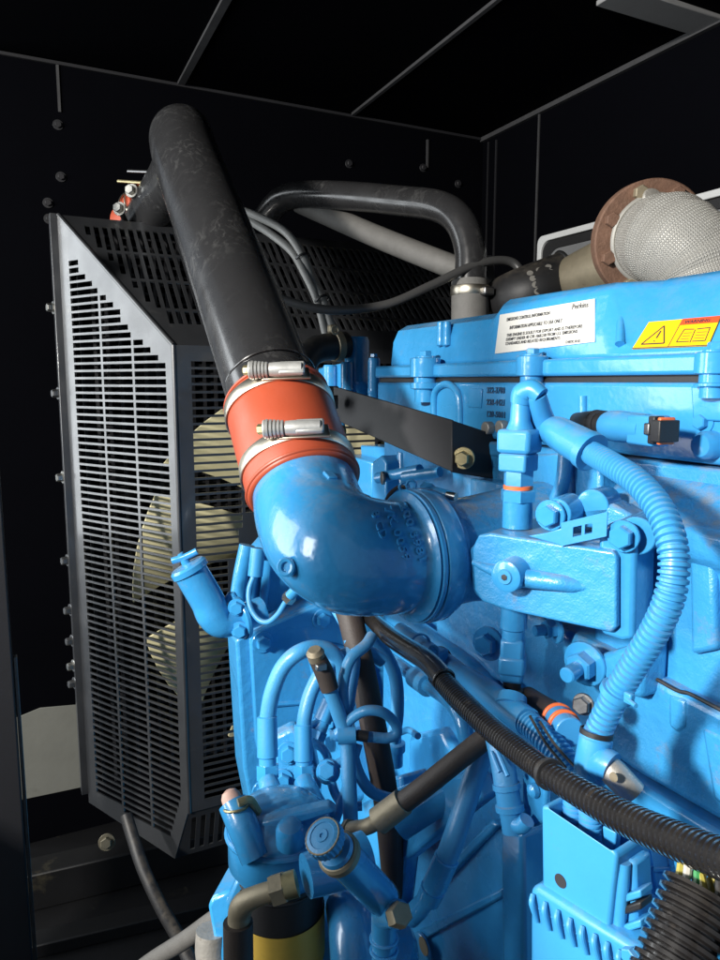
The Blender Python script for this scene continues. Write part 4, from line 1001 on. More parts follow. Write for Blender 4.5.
# injector feed plug (side sensor)
ip = thing('head_sensor', 'blue sensor plug with a black boot lying flat against the cylinder head', 'sensor', at(620, 427, X=.47))
q0, q1 = at(588, 424, X=.462), at(640, 429, X=.452); dq = (q1 - q0).normalized()
MB().tube([at(577, 420, X=.485), at(590, 422, X=.468), at(602, 424, X=.462)], [.007, .010, .011], 20, 4).build('rubber_boot', 'rubber', ip)
MB().corrugated([at(596, 423, X=.466), at(608, 425, X=.462)], .0118, .003, .12, 22).build('boot_ribs', 'rubber', ip)
MB().lathe(at(606, 425, X=.462), dq, [(0, .0105), (.006, .0125), (.018, .0132), (.032, .0125), (.052, .0118)], 26).build('plug_body', 'blue_plastic', ip)
bx_ = at(648, 430, X=.452); MB().box(bx_, (.030, .018, .0235), (dq, dq.cross(V((0, 0, 1))).normalized(), V((0, 0, 1)))).build('plug_housing', 'blue_plastic', ip, bevel=.002)
MB().box(at(656, 430, X=.444), (.007, .010, .021), (dq, dq.cross(V((0, 0, 1))).normalized(), V((0, 0, 1)))).build('plug_latch', 'rubber', ip, bevel=.001)
MB().box(at(648, 429, X=.440), (.006, .004, .009), (dq, dq.cross(V((0, 0, 1))).normalized(), V((0, 0, 1)))).build('latch_tab', 'darksteel', ip, bevel=.001)
MB().box(at(666, 431, X=.444), (.0035, .014, .0205), (dq, dq.cross(V((0, 0, 1))).normalized(), V((0, 0, 1)))).build('plug_seal', 'orange', ip, bevel=.001)
MB().box(at(665, 431, X=.4435), (.010, .0185, .0165), (dq, dq.cross(V((0, 0, 1))).normalized(), V((0, 0, 1)))).build('plug_end', 'rubber', ip, bevel=.001)
# conduit end: tee piece, grey plug, orange seals
te = thing('conduit_tee', 'blue conduit tee with a dirty grey end piece under the arching conduit', 'connector', at(590, 755, X=.335))
MB().lathe(at(597, 731, X=.339), at(590, 775, X=.333) - at(597, 731, X=.339), [(0, .0088), (.001, .0100), (.004, .0100), (.005, .0108), (.024, .0112), (.032, .0105)], 28).build('tee_body', 'blue_plastic', te)
band(te, at(596.5, 733, X=.339), at(590, 775, X=.333) - at(597, 731, X=.339), .0103, .0035, 'rubber', 'tee_seal', .0005)
MB().tube([at(592, 768, X=.333), at(606, 764, X=.335), at(612, 767, X=.336)], [.0085, .0098, .0095], 22, 4).build('tee_branch', 'blue_plastic', te)
MB().tube([at(607, 766, X=.336), at(615, 774, X=.338), at(634, 794, X=.345)], [.0082, .0090, .0085], 20, 4).build('tee_plug', 'alu', te)
MB().lathe(at(614, 777, X=.328), (-1, -.2, .1), [(0, .003), (.0006, .003)], 16).build('plug_dimple', 'tan_metal', te)
oc = thing('orange_ring_plug', 'black cable boot with a blue collar and two orange rings behind the conduit', 'connector', at(565, 728, X=.36))
MB().tube([at(528, 695, X=.40), at(548, 712, X=.385), at(560, 720, X=.375)], [.0075, .011, .0115], 22, 5).build('rubber_boot', 'brown_hose', oc)
od = (at(582, 745, X=.355) - at(556, 716, X=.378)).normalized(); o0_ = at(557, 718, X=.376)
MB().lathe(o0_, od, [(0, .0105), (.0003, .0128), (.0036, .0128), (.004, .0105)], 28).build('orange_ring', 'orange', oc, bevel=.0008)
MB().lathe(o0_ + od * .0042, od, [(0, .0116), (.010, .0116)], 28).build('ring_collar', 'blue_plastic', oc, bevel=.001)
MB().lathe(o0_ + od * .0145, od, [(0, .0105), (.0003, .0128), (.0036, .0128), (.004, .0105)], 28).build('orange_ring', 'orange', oc, bevel=.0008)
MB().lathe(o0_ + od * .0188, od, [(0, .0112), (.012, .0112)], 28).build('ring_collar', 'blue_plastic', oc, bevel=.001)
hexbolt('side_screw', at(584, 704, X=.385), (-.9, -.4, .1), .0070, .006, 'darksteel', oc, washer=.0085)

# ---- plug under the manifold
up0 = at(514, 612, X=.385); 
up = thing('manifold_plug', 'blue cable plug with a black end hanging under the intake manifold', 'connector', up0)
def zu(y): return at(514, y, D=(up0 - CAM).dot(FW)).z - up0.z
MB().lathe(up0, (0, 0, 1), [(zu(600), .0115), (zu(628), .0115), (zu(630), .0098), (zu(640), .0098)], 26).build('plug_neck', 'blue', up)
axu = (RT * .95 - FH * .3).normalized(); ayu = axu.cross(V((0, 0, 1))).normalized()
for name, ya, yb, w_, bv in (('plug_body', 638, 660, .020, .003), ('plug_collar', 656, 676, .0225, .003), ('plug_skirt', 670, 684, .0195, .003)):
    MB().box(up0 + V((0, 0, (zu(ya) + zu(yb)) / 2)), (w_, w_, zu(ya) - zu(yb)), (axu, ayu, V((0, 0, 1)))).build(name, 'blue_plastic', up, bevel=bv)
MB().box(up0 + V((0, 0, (zu(664) + zu(681)) / 2)) + ayu * -.011 + axu * .004, (.006, .004, zu(664) - zu(681)), (axu, ayu, V((0, 0, 1)))).build('plug_latch', 'blue_plastic', up, bevel=.001)
MB().lathe(up0, (0, 0, 1), [(zu(706), .0105), (zu(702), .0118), (zu(698), .0095), (zu(694), .0100), (zu(692), .0078), (zu(684), .0080), (zu(682), .0080)][::1], 26).build('rubber_end', 'rubber', up)
# ---- blue cable trunk beside the black conduit
bt = thing('taped_loom', 'blue taped cable trunk turning into blue conduit beside the black conduit', 'cable', at(470, 690, X=.36))
MB().tube([at(400, 630, X=.395), at(432, 652, X=.385), at(455, 668, X=.378), at(470, 680, X=.372)], .0085, 20, 6).build('taped_cable', 'blue_rubber', bt)
MB().tube([at(466, 676, X=.371), at(487, 692, X=.362), at(508, 708, X=.356), at(528, 722, X=.352)], [.0090, .0112, .0118, .0112], 22, 6).build('trunk_branch', 'blue_plastic', bt)
MB().tube([at(511, 706, X=.355), at(513, 696, X=.36)], [.0125, .0115], 22, 2).build('branch_socket', 'blue_plastic', bt)
MB().corrugated([at(525, 720, X=.352), at(545, 738, X=.35), at(562, 757, X=.35), at(580, 785, X=.35)], .0100, .0038, .20, 22).build('trunk_conduit', 'blue_plastic', bt, ang=25)
for a, b in (((530, 716), (566, 768)), ((540, 722), (578, 770))): MB().tube([at(*a, X=.343), at((a[0] + b[0]) / 2 - 3, (a[1] + b[1]) / 2, X=.338), at(*b, X=.340)], .0011, 8, 5).build('tie_tail', 'rubber', bt)
for p_, q_ in (((440, 658), (452, 666)), ((478, 686), (487, 692)), ((420, 644), (432, 652))): band(bt, at(*p_, X=.378), at(*q_, X=.374) - at(*p_, X=.381), .0105, .005, 'rubber' if p_[0] == 440 else 'blue_plastic', 'cable_tie', .001)

# ================================================================ black conduit across the picture
bc = thing('black_conduit', 'long black ribbed conduit slanting down across the engine from under the elbow', 'conduit', at(480, 722, X=.31))
MB().tube([at(338, 598, X=.37), at(356, 607, X=.352), at(372, 620, X=.340), at(388, 635, X=.332), at(405, 647, X=.326), at(428, 662, X=.320), at(444, 680, X=.314)], [.0075, .0078, .0080, .0092, .0094, .0094, .0094], 22, 8).build('smooth_sleeve', 'conduit', bc)
MB().torus(at(444, 680, X=.314), at(450, 688, X=.312) - at(428, 662, X=.32), .0092, .0012, 24, 8).build('sleeve_end', 'conduit', bc)
k1 = [at(438, 676, X=.316), at(462, 702, X=.308), at(492, 730, X=.302), at(522, 754, X=.297), at(549, 774, X=.292)]
MB().corrugated(k1, [.0090, .0090, .0086, .0084, .0082], .0032, .15, 24).build('ribbed_tube', 'conduit', bc, ang=25)
k2 = [at(549, 774, X=.292), at(580, 793, X=.286), at(625, 818, X=.278), at(680, 842, X=.268), at(730, 862, X=.258), at(800, 890, X=.245)]
MB().corrugated(k2, [.0080, .0084, .0088, .0088, .0088, .0088], .0046, .20, 26).build('ribbed_tube', 'conduit', bc, ang=25)
band(bc, at(549, 774, X=.292), at(560, 781, X=.29) - at(540, 767, X=.294), .0088, .004, 'rubber', 'tape_wrap', .001)
# ================================================================ engine control connector (box with cavity)
CA = radians(10); c1 = V((sin(CA), -cos(CA), 0)); c3 = V((cos(CA), sin(CA), 0)); CP = at(580, 870, X=.285)
def cpx(x, y, off=0): return at(x, y, plane=(CP + c3 * off, c3))
ec_ = thing('control_connector', 'blue control unit connector housing with two ribbed cables entering its open top', 'connector', CP)
m = MB(); m.prism([cpx(x, y) for x, y in ((541, 806), (548, 806), (612, 849), (617, 856), (608, 936), (598, 938), (542, 894))], c3 * .034)
m.bm.faces.ensure_lookup_table(); bmesh.ops.recalc_face_normals(m.bm, faces=m.bm.faces)
tops = [f for f in m.bm.faces if f.normal.z > .75 and f.calc_area() > 2e-4]
r_ = bmesh.ops.inset_region(m.bm, faces=tops, thickness=.0026)
bmesh.ops.translate(m.bm, verts=list({v for f in tops for v in f.verts}), vec=(0, 0, -.022))
m.build('connector_shell', 'blue_plastic', ec_, bevel=.0022, segs=3)
MB().lathe(cpx(562, 880, .0012), -c3, [(0, .0042), (.0016, .0042)], 24).build('shell_hole', 'ink', ec_)
for x, y, yb_, r in ((573, 792, 826, .0062), (590, 806, 848, .0068)):
    MB().corrugated([cpx(x, y - 14, .018), cpx(x, (y + yb_) / 2, .017), cpx(x + 1, yb_ + 4, .016)], r, .0030, .16, 20).build('ribbed_cable', 'blue_plastic', ec_, ang=25)
MB().prism([cpx(x, y, .016) for x, y in ((602, 826), (616, 832), (614, 852), (604, 850))], c3 * .006).build('cable_clip', 'blue_plastic', ec_, bevel=.001)
MB().prism([cpx(x, y, .010) for x, y in ((616, 858), (634, 862), (636, 930), (628, 944), (610, 936))], c3 * .018).build('lock_housing', 'blue_plastic', ec_, bevel=.003)
MB().tube([cpx(624, 862, .008), cpx(622, 890, .007), cpx(618, 935, .007)], .0038, 14, 5).build('lock_rail', 'blue_plastic', ec_)
for y in (896, 908, 926): MB().prism([cpx(x, y + dy, .006) for x, dy in ((620, 0), (640, -6), (641, 2), (621, 8))], c3 * .012).build('lock_clip', 'blue_plastic' if y != 908 else 'rubber', ec_, bevel=.001)
m = MB(); m.prism([cpx(x, y, -.004) for x, y in ((529, 888), (537, 886), (640, 952), (640, 1060), (529, 1000))], c3 * .05); m.build('base_module', 'blue_plastic', ec_, bevel=.004, segs=3)
for k in range(8):
    x = 533 + k * 12.4; y = 892 + k * 8.0
    MB().tube([cpx(x, y + 2, -.005), cpx(x - 1, y + 12, -.0075), cpx(x + 4, y + 30, -.0060)], [.0016, .0020, .0012], 10, 5).build('module_rib', 'blue_plastic', ec_)
    if k < 7: MB().torus(cpx(x + 6.0, y + 8, -.003), c3, .0052, .0013, 20, 8, a0=pi * .05, a1=pi * 1.0, hint=c1).build('module_rib', 'blue_plastic', ec_)
hexbolt('housing_screw', cpx(632, 955, -.004), -c3, .005, .004, 'blue_plastic', ec_)
# slim blue flat straps behind it
fs_ = thing('flat_strap', 'pair of flat blue strap pieces hanging behind the control connector', 'strap', at(650, 890, X=.35))
for x0_, w_ in ((632, 12), (648, 15)):
    MB().prism(pe(((x0_, 838), (x0_ + w_, 838), (x0_ + w_ + 18, 930), (x0_ + 16, 930)), .352), (.006, 0, 0)).build('strap_body', 'blue_plastic', fs_, bevel=.0012)
    for y in (868, 902): MB().prism(pe([(x0_ + (y - 838) * .19 - 1, y), (x0_ + w_ + (y - 838) * .19 + 1, y - 1), (x0_ + w_ + (y - 838) * .19 + 2, y + 4), (x0_ + (y - 838) * .19, y + 5)], .3505), (.004, 0, 0)).build('strap_loop', 'blue_plastic', fs_, bevel=.0006)
# harness bottom corner with coloured wires
hs = thing('wire_harness', 'open ended black ribbed harness tube with coloured wires spilling from it', 'wire harness', at(690, 930, X=.24))
h0, h1 = at(702, 893, X=.262), at(668, 985, X=.235); hd_ = (h1 - h0)
MB().corrugated([h0, h0.lerp(h1, .5), h1], .0165, .0042, .17, 32).build('harness_tube', 'conduit', hs, ang=25)
hu, hv, hw = frame(hd_); random.seed(3)
for k, c_ in enumerate(('wire_green', 'wire_white', 'wire_yellow', 'rubber', 'wire_white', 'rubber', 'wire_yellow', 'rubber', 'rubber', 'wire_yellow')):
    t = k * .63 + .3; q = h0 + (hu * cos(t) + hv * sin(t)) * (.0045 + .006 * (k % 3) / 2)
    MB().tube([q + hw * .02, q, q - hw * (.010 + .003 * (k % 3)), q - hw * .014 + V((.012, -.02 - .003 * k, .000 + .003 * (k % 4)))], .0019, 8, 6).build('wire', c_, hs)
kb = thing('dark_socket', 'small dark grey socket with a round blue cap above the harness tube', 'socket', at(690, 878, X=.30))
MB().prism(pe(((672, 872), (694, 860), (740, 880), (738, 905), (690, 905), (676, 890)), .302), (.02, 0, 0)).build('socket_body', 'rubber', kb, bevel=.002)
MB().ball(at(697, 876, X=.297), .0085).build('round_cap', 'blue_plastic', kb)

# ================================================================ hoses between the gear case and the filters
t = hose('drain_hose', 'thick dusty brown hose standing upright behind the thin blue hoses', 'hose', [at(344, 600, D=.78), at(352, 625, D=.77), at(362, 668, D=.75), at(374, 730, D=.74), at(386, 800, D=.76), at(394, 880, D=.80), at(398, 940, D=.84)], .0135, 'brown_hose', seg=24)
def fitted(label, pts, r, end, nut, mat='blue_rubber'):
    t = hose('fuel_hose', label, 'hose', pts, r, mat, 'blue painted fuel hoses beside the gear case')
    a, b = V(end[0]), V(end[1]); d = (b - a)
    MB().lathe(a, d, [(0, r * 1.04), (.001, r * 1.22), (d.length * .55, r * 1.26), (d.length * .57, r * 1.05), (d.length, r * 1.05)], 22).build('crimp_sleeve', 'blue_plastic', t)
    MB().hexa(a + d * (nut), d, r * 1.38, d.length * .22).build('hose_nut', 'blue', t)
    return t
D_ = .72
fitted('blue hose arching highest from the filter to the gear case', [at(266, 738, D=D_), at(268, 715, D=D_), at(273, 690, D=D_), at(283, 667, D=D_), at(298, 653, D=D_), at(316, 648, D=D_ + .01), at(334, 654, D=D_ + .02), at(343, 675, D=D_ + .03), at(348, 705, D=D_ + .04)], .0082, (at(267, 716, D=D_), at(268, 790, D=D_ - .01)), .66)
fitted('blue hose arching second behind the highest arch', [at(303, 740, D=.73), at(305, 715, D=.73), at(312, 690, D=.735), at(325, 668, D=.74), at(345, 655, D=.75), at(366, 652, D=.76), at(382, 660, D=.77)], .0076, (at(303, 724, D=.73), at(304, 790, D=.72)), .62)
fitted('short blue hose slanting between the second arch and the pump', [at(347, 668, D=.79), at(335, 690, D=.785), at(326, 712, D=.78), at(318, 735, D=.77)], .0078, (at(331, 700, D=.782), at(315, 738, D=.77)), .8)
t = hose('plugged_hose', 'blue cable with a dark taped metal end standing between the arching hoses', 'cable', [at(324, 668, D=.69), at(330, 690, D=.69), at(338, 712, D=.69), at(346, 738, D=.69), at(349, 780, D=.68), at(351, 830, D=.67)], .0070, 'blue_rubber')
MB().tube([at(317, 658, D=.688), at(324, 672, D=.688), at(330, 690, D=.688)], [.0085, .0092, .0085], 16, 4).build('tape_wrap', 'brown_hose', t); MB().lathe(at(316, 656, D=.686), (-.3, -.2, 1), [(-.004, .008), (.004, .0088), (.008, .006)], 18).build('metal_end', 'tan_metal', t); MB().box(at(321, 667, D=.676), (.010, .006, .006)).build('metal_clip', 'steel', t, bevel=.001)
t = hose('loom_cable', 'blue cable looping in a ring in front of the brown upright hose', 'cable', [at(334, 738, D=.69), at(350, 720, D=.69), at(365, 711, D=.685), at(382, 712, D=.685), at(394, 722, D=.69), at(397, 733, D=.69), at(388, 738, D=.69), at(372, 737, D=.69), at(350, 735, D=.69), at(330, 736, D=.69)], .0050, 'blue_rubber')
MB().tube([at(338, 736, D=.685), at(356, 735, D=.685)], .0080, 16, 2).build('loop_plug', 'blue_plastic', t); MB().tube([at(357, 735, D=.685), at(368, 737, D=.685)], .0052, 14, 2).build('tape_wrap', 'rubber', t)
hose('loom_cable', 'blue cable bowing left of the brown hose from the trunk to the pump', 'cable', [at(372, 636, D=.72), at(366, 645, D=.71), at(350, 660, D=.70), at(343, 685, D=.70), at(344, 712, D=.70), at(350, 742, D=.70), at(358, 772, D=.70), at(372, 792, D=.71), at(395, 800, D=.73)], .0058, 'blue_rubber')['label'] = 'blue cable bowing past the brown hose from the black conduit to the pump'
hose('loom_cable', 'thin blue cable curving just behind the brown hose beside the black conduit', 'cable', [at(372, 640, D=.80), at(386, 655, D=.80), at(396, 680, D=.80), at(397, 715, D=.80), at(392, 742, D=.80)], .0075, 'blue_rubber')
t = hose('fuel_line', 'blue metal fuel line with a clip ring slanting under the black conduit', 'pipe', [at(384, 655, X=.40), at(402, 667, X=.395), at(422, 682, X=.385), at(446, 698, X=.375), at(462, 720, X=.37), at(470, 760, X=.37)], .0078, 'blue', body='pipe_body')
MB().tube([at(415, 677, X=.388), at(428, 686, X=.382)], .0115, 20, 2).build('clip_ring', 'blue_plastic', t)
# braided blue hose going down, and the brown hose
t = hose('braided_hose', 'blue printed hose with a crimped end running down beside the three-cornered bracket', 'hose', [at(488, 740, X=.345), at(478, 765, X=.335), at(468, 795, X=.325), at(455, 835, X=.312), at(445, 862, X=.305)], .0092, 'blue_rubber')
a, b = at(447, 857, X=.306), at(428, 900, X=.295); d = b - a
MB().lathe(a, d, [(0, .0095), (.001, .0104), (d.length * .62, .0108), (d.length * .64, .0092), (d.length * .72, .0092), (d.length * .73, .0106), (d.length, .0098)], 24).build('crimp_sleeve', 'blue', t); MB().tube([b, at(420, 912, X=.29), at(412, 920, X=.288)], .0062, 14, 3).build('hose_tail', 'blue', t)
t = hose('return_hose', 'dusty brown hose with a tan crimped fitting running up to the black conduit', 'hose', [at(498, 726, X=.345), at(485, 738, X=.335), at(455, 762, X=.312), at(425, 786, X=.29), at(396, 808, X=.27)], .0088, 'brown_hose')
a, b = at(404, 801, X=.276), at(378, 821, X=.258); d = b - a
MB().lathe(a, d, [(0, .0092), (.001, .0108), (d.length, .0112), (d.length + .001, .0075)], 24).build('crimp_sleeve', 'tan_metal', t); MB().tube([b, at(366, 827, X=.250), at(350, 830, X=.245), at(336, 838, X=.24)], .0066, 16, 5).build('hose_tail', 'tan_metal', t)
MB().hexa(at(352, 830, X=.246), at(340, 835, X=.242) - at(352, 830, X=.246), .0095, .009).build('hose_nut', 'tan_metal', t)
# narrow connector stack beside the bracket
t = thing('harness_plug', 'blue cable plug taped upright between the black conduit and the control connector', 'connector', at(505, 780, X=.33))
MB().tube([at(497, 738, X=.335), at(503, 765, X=.332), at(507, 790, X=.33)], .0095, 18, 4).build('taped_cable', 'blue_rubber', t)
MB().lathe(at(506, 783, X=.33), at(513, 828, X=.33) - at(506, 783, X=.33), [(0, .0105), (.004, .0108), (.005, .0092), (.015, .0095), (.016, .0110), (.020, .0110), (.021, .0085), (.036, .0085)], 22).build('plug_body', 'blue_plastic', t)
MB().tube([at(513, 822, X=.33), at(521, 826, X=.33), at(527, 820, X=.332)], .0060, 14, 4).build('plug_elbow', 'blue_plastic', t)
for a, b in (((492, 752), (500, 772)), ((497, 750), (508, 776))): MB().tube([at(*a, X=.322), at(*b, X=.320)], .0018, 8, 2).build('tie_tail', 'blue_plastic', t)
t = thing('tab_bracket', 'small blue tab bracket with a domed bolt beside the control connector', 'bracket', at(532, 800, X=.345))
MB().prism(pe(((522, 775), (530, 766), (546, 788), (544, 822), (533, 828), (522, 820)), .345), (.006, 0, 0)).build('tab_plate', 'blue', t, bevel=.002)
MB().lathe(at(535, 790, X=.344), Xn, [(0, .0055), (.004, .005), (.006, .002)], 18).build('domed_bolt', 'blue', t)

# ================================================================ three-cornered bracket and big castings at the bottom
tb = thing('corner_bracket', 'three-cornered blue cast bracket with raised ribs below the black conduit', 'bracket', at(470, 900, X=.37))
tri = [(400, 922), (494, 826), (508, 830), (510, 975), (392, 990)]
MB().prism(pe(tri, .370), (.02, 0, 0)).build('bracket_web', 'blue', tb, bevel=.002)
MB().prism(pe(((500, 826), (522, 834), (524, 985), (502, 985)), .362), (.05, 0, 0)).build('bracket_flange', 'blue', tb, bevel=.004, segs=3)
MB().prism(pe(((392, 918), (490, 820), (498, 826), (402, 926)), .364), (.03, 0, 0)).build('bracket_rim', 'blue', tb, bevel=.003)
MB().prism(pe(((418, 930), (502, 888), (502, 898), (420, 942)), .3665), (.01, 0, 0)).build('bracket_rib', 'blue', tb, bevel=.002)
MB().lathe(at(424, 948, X=.365), Xn, [(0, .016), (.004, .016), (.005, .012)], 24).build('bracket_boss', 'cast', tb, bevel=.001); MB().lathe(at(424, 946, X=.360), Xn, [(0, .009), (.001, .009)], 20).build('boss_stain', 'tan_metal', tb)
fb = thing('filter_casting', 'dark blue rounded filter casting under the knurled hand pump', 'casting', at(350, 920, X=.26))
MB().lathe(at(352, 985, X=.265), (-.1, -.2, 1), [(-.02, .062), (.045, .062), (.060, .056), (.066, .045)], 44).build('base_body', 'blue', fb)
MB().tube([at(345, 905, X=.25), at(352, 925, X=.245), at(360, 980, X=.24)], [.018, .021, .024], 28, 5).build('base_barrel', 'blue', fb)
MB().lathe(at(322, 880, X=.262), (0, 0, 1), [(-.03, .020), (.004, .020), (.012, .016), (.03, .013)], 26).build('base_neck', 'blue', fb)
MB().tube([at(400, 830, X=.33), at(455, 795, X=.37), at(500, 770, X=.40)], [.012, .012, .012], 12, 4, squash=.5).build('base_strut', 'blue', fb)
MB().prism(pe(((332, 815), (425, 776), (472, 774), (482, 800), (404, 862), (396, 935), (345, 905)), .36), (.02, 0, 0)).build('base_plate', 'blue', fb, bevel=.004)
# ---- hand primer pump
pp = thing('hand_pump', 'blue hand primer pump with a worn knurled knob leaning over the filters', 'hand pump', at(360, 870, X=.22))
pa, pb_ = at(386, 902, D=.535), at(334, 848, D=.488); pd = (pb_ - pa).normalized(); pl = (pb_ - pa).length
MB().lathe(pa, pd, [(-.004, .006), (0, .010), (.004, .0118), (.01, .0127), (pl - .012, .0129), (pl - .010, .0129)], 36).build('pump_barrel', 'blue', pp, bevel=.0006)
MB().tube([pa + pd * .008 + V((0, -.0102, .005)), pa + pd * (pl - .014) + V((0, -.0102, .005))], .0024, 8, 2).build('barrel_rib', 'blue', pp)
MB().lathe(pa + pd * (pl - .012), pd, [(0, .0129), (.001, .0149), (.006, .0151), (.008, .0136), (.0085, .010), (.012, .0070), (.020, .0064)], 36).build('barrel_collar', 'tan_metal', pp)
MB().lathe(pa + pd * (pl - .0035), pd, [(0, .0128), (.003, .0118), (.0035, .007)], 32).build('collar_face', 'blue', pp)
kb0 = pa + pd * (pl + .0095); u, v, w_ = frame(pd); m = MB(); N = 96
def knurl(rr, t): return [kb0 + pd * t + (u * cos(2 * pi * k / N) + v * sin(2 * pi * k / N)) * (rr * (1 + (.045 if k % 4 < 2 else 0))) for k in range(N)]
def plain(rr, t): return [kb0 + pd * t + (u * cos(2 * pi * k / N) + v * sin(2 * pi * k / N)) * rr for k in range(N)]
m.loft([plain(.008, -.001), knurl(.0124, 0), knurl(.0129, .003), knurl(.0127, .0075), plain(.0120, .0084), plain(.0090, .0089), plain(.0086, .0084), plain(.0046, .0086), plain(.0042, .0092), plain(.0016, .0092), plain(.0012, .0084)])
m.build('knurled_knob', 'blue_worn' if 'blue_worn' in M else 'blue_plastic', pp, ang=30)
MB().torus(kb0 + pd * .0080, pd, .0121, .0007, 40, 6).build('knob_edge', 'tan_metal', pp)
# pump outlet elbow and nut
po = thing('pump_outlet', 'blue outlet elbow with a dusty ribbed nut at the foot of the hand pump', 'pipe fitting', at(386, 920, X=.235))
MB().tube([at(398, 914, X=.232), at(386, 914, X=.236), at(384, 922, X=.237), at(384, 980, X=.240)], [.0095, .0105, .0098, .0095], 22, 6).build('outlet_elbow', 'blue', po)
for y in (938, 950): MB().torus(at(384, y, X=.238), (0, 0, 1), .0100, .0014, 26, 8).build('elbow_ring', 'blue', po)
MB().hexa(at(396, 916, X=.231), at(414, 910, X=.231) - at(396, 916, X=.231), .0088, .0120).build('ribbed_nut', 'tan_metal', po)
MB().tube([at(392, 912, X=.234), at(396, 896, X=.24), at(390, 884, X=.25)], .003, 10, 4).build('nut_wire', 'brown_hose', po)

# ---- fuel filter
ff = thing('fuel_filter', 'blue fuel filter head over a black canister with a yellow label', 'fuel filter', at(280, 880, D=.62))
fc0 = at(281, 880, D=.64); fz = lambda y: at(281, y, D=.60).z - fc0.z
MB().lathe(fc0, (0, 0, 1), [(fz(906), .034), (fz(900), .038), (fz(886), .0455), (fz(848), .0455), (fz(836), .042), (fz(826), .032), (fz(822), .02)], 48).build('filter_head', 'blue', ff, bevel=.002)
MB().torus(fc0 + V((0, 0, fz(852))), (0, 0, 1), .0455, .003, 48, 10).build('head_rim', 'blue', ff)
MB().prism([at(x, y, D=.60) for x, y in ((248, 826), (330, 806), (338, 812), (262, 836))], V((.004, .012, 0))).build('head_ridge', 'blue', ff, bevel=.002)
MB().tube([at(256, 858, D=.592), at(243, 826, D=.60), at(233, 803, D=.61)], [.0125, .0130, .0125], 26, 5).build('head_inlet', 'blue', ff)
MB().lathe(at(235, 808, D=.608), at(229, 792, D=.613) - at(235, 808, D=.608), [(0, .0088), (.010, .0084), (.014, .0062), (.0160, .002)], 20).build('inlet_cap', 'pink', ff)
MB().torus(at(236, 808, D=.60), (0, .3, 1), .0095, .0012, 20, 6).build('cap_wire', 'brass', ff); MB().tube([at(238, 803, D=.595), at(250, 800, D=.60), at(258, 812, D=.61)], .0035, 10, 4).build('inlet_clip', 'brass', ff)
MB().lathe(at(290, 832, D=.58), (-.1, -.3, 1), [(-.012, .0115), (.003, .0115), (.008, .009), (.010, .004)], 24).build('head_plug', 'blue', ff)
for x0_, y0_, x1_, y1_ in ((268, 790, 285, 826), (304, 790, 322, 822)):
    MB().tube([at(x0_, y0_ - 8, D=.70), at((x0_ + x1_) / 2, (y0_ + y1_) / 2, D=.67), at(x1_, y1_, D=.64)], [.010, .0125, .0135], 22, 4).build('head_outlet', 'blue', ff)
MB().lathe(fc0 - V((0, 0, .0)), (0, 0, 1), [(fz(1040), .036), (fz(912), .038), (fz(905), .037)], 44).build('filter_canister', 'rubber', ff)
MB().lathe(fc0, (0, 0, 1), [(fz(1030), .0383), (fz(944), .0386)], 44, cap=False).build('canister_label', 'label_yellow', ff)
for y in (902, 908): MB().torus(fc0 + V((0, 0, fz(y))), (0, 0, 1), .0372, .0016, 44, 8).build('canister_bead', 'rubber', ff)
ft = thing('fuel_pipe', 'tan metal fuel pipe with a hex nut bent over the black filter canister', 'pipe', at(275, 895, D=.55))
MB().tube([at(292, 884, D=.545), at(276, 890, D=.545), at(255, 897, D=.548), at(243, 905, D=.552), at(239, 922, D=.556), at(240, 990, D=.56)], [.0072, .0075, .0078, .0090, .0088, .0085], 20, 8).build('pipe_body', 'tan_metal', ft)
MB().hexa(at(272, 891, D=.545), at(290, 885, D=.545) - at(272, 891, D=.545), .0115, .012).build('pipe_nut', 'tan_metal', ft); MB().lathe(at(284, 887, D=.544), at(300, 882, D=.545) - at(284, 887, D=.544), [(0, .0098), (.010, .0098)], 22).build('pipe_collar', 'brass', ft)
MB().tube([at(238, 922, D=.555), at(239, 1000, D=.56)], .0115, 18, 2).build('rubber_sleeve', 'brown_hose', ft)
ls = thing('filter_bracket', 'curved blue mounting bracket between the fuel filter and the dark floor', 'bracket', at(228, 930, D=.62))
MB().prism([at(x, y, D=.62) for x, y in ((243, 878), (236, 880), (225, 905), (222, 1000), (234, 1000), (236, 915), (247, 895))], V((.03, .05, 0))).build('bracket_strip', 'blue', ls, bevel=.003)
MB().prism([at(x, y, D=.72) for x, y in ((207, 906), (212, 898), (232, 890), (232, 1000), (224, 1000))], V((.03, .04, 0))).build('bracket_plate', 'blue', ls, bevel=.004)
MB().tube([at(212, 930, D=.73), at(212, 958, D=.73), at(225, 1000, D=.73)], .016, 20, 4).build('bracket_foot', 'alu', ls)
MB().lathe(at(306, 876, D=.545), at(330, 870, D=.56) - at(300, 880, D=.55), [(0, .016), (.016, .0175), (.05, .019)], 26).build('pipe_socket', 'blue', ff)
# ---- hoses on the floor
t = hose('floor_hose', 'pale grey printed hose running along the floor to the filter bracket', 'hose', [at(120, 985, D=.95), at(150, 962, D=.92), at(185, 940, D=.88), at(222, 914, D=.84), at(250, 900, D=.84)], .0105, 'grey_hose')
hose('floor_cable', 'black cable hanging from under the slotted guard to the floor', 'cable', [at(126, 815, D=1.35), at(133, 838, D=1.33), at(143, 868, D=1.3), at(160, 905, D=1.25), at(185, 950, D=1.15), at(205, 1000, D=1.1)], .0115, 'rubber')

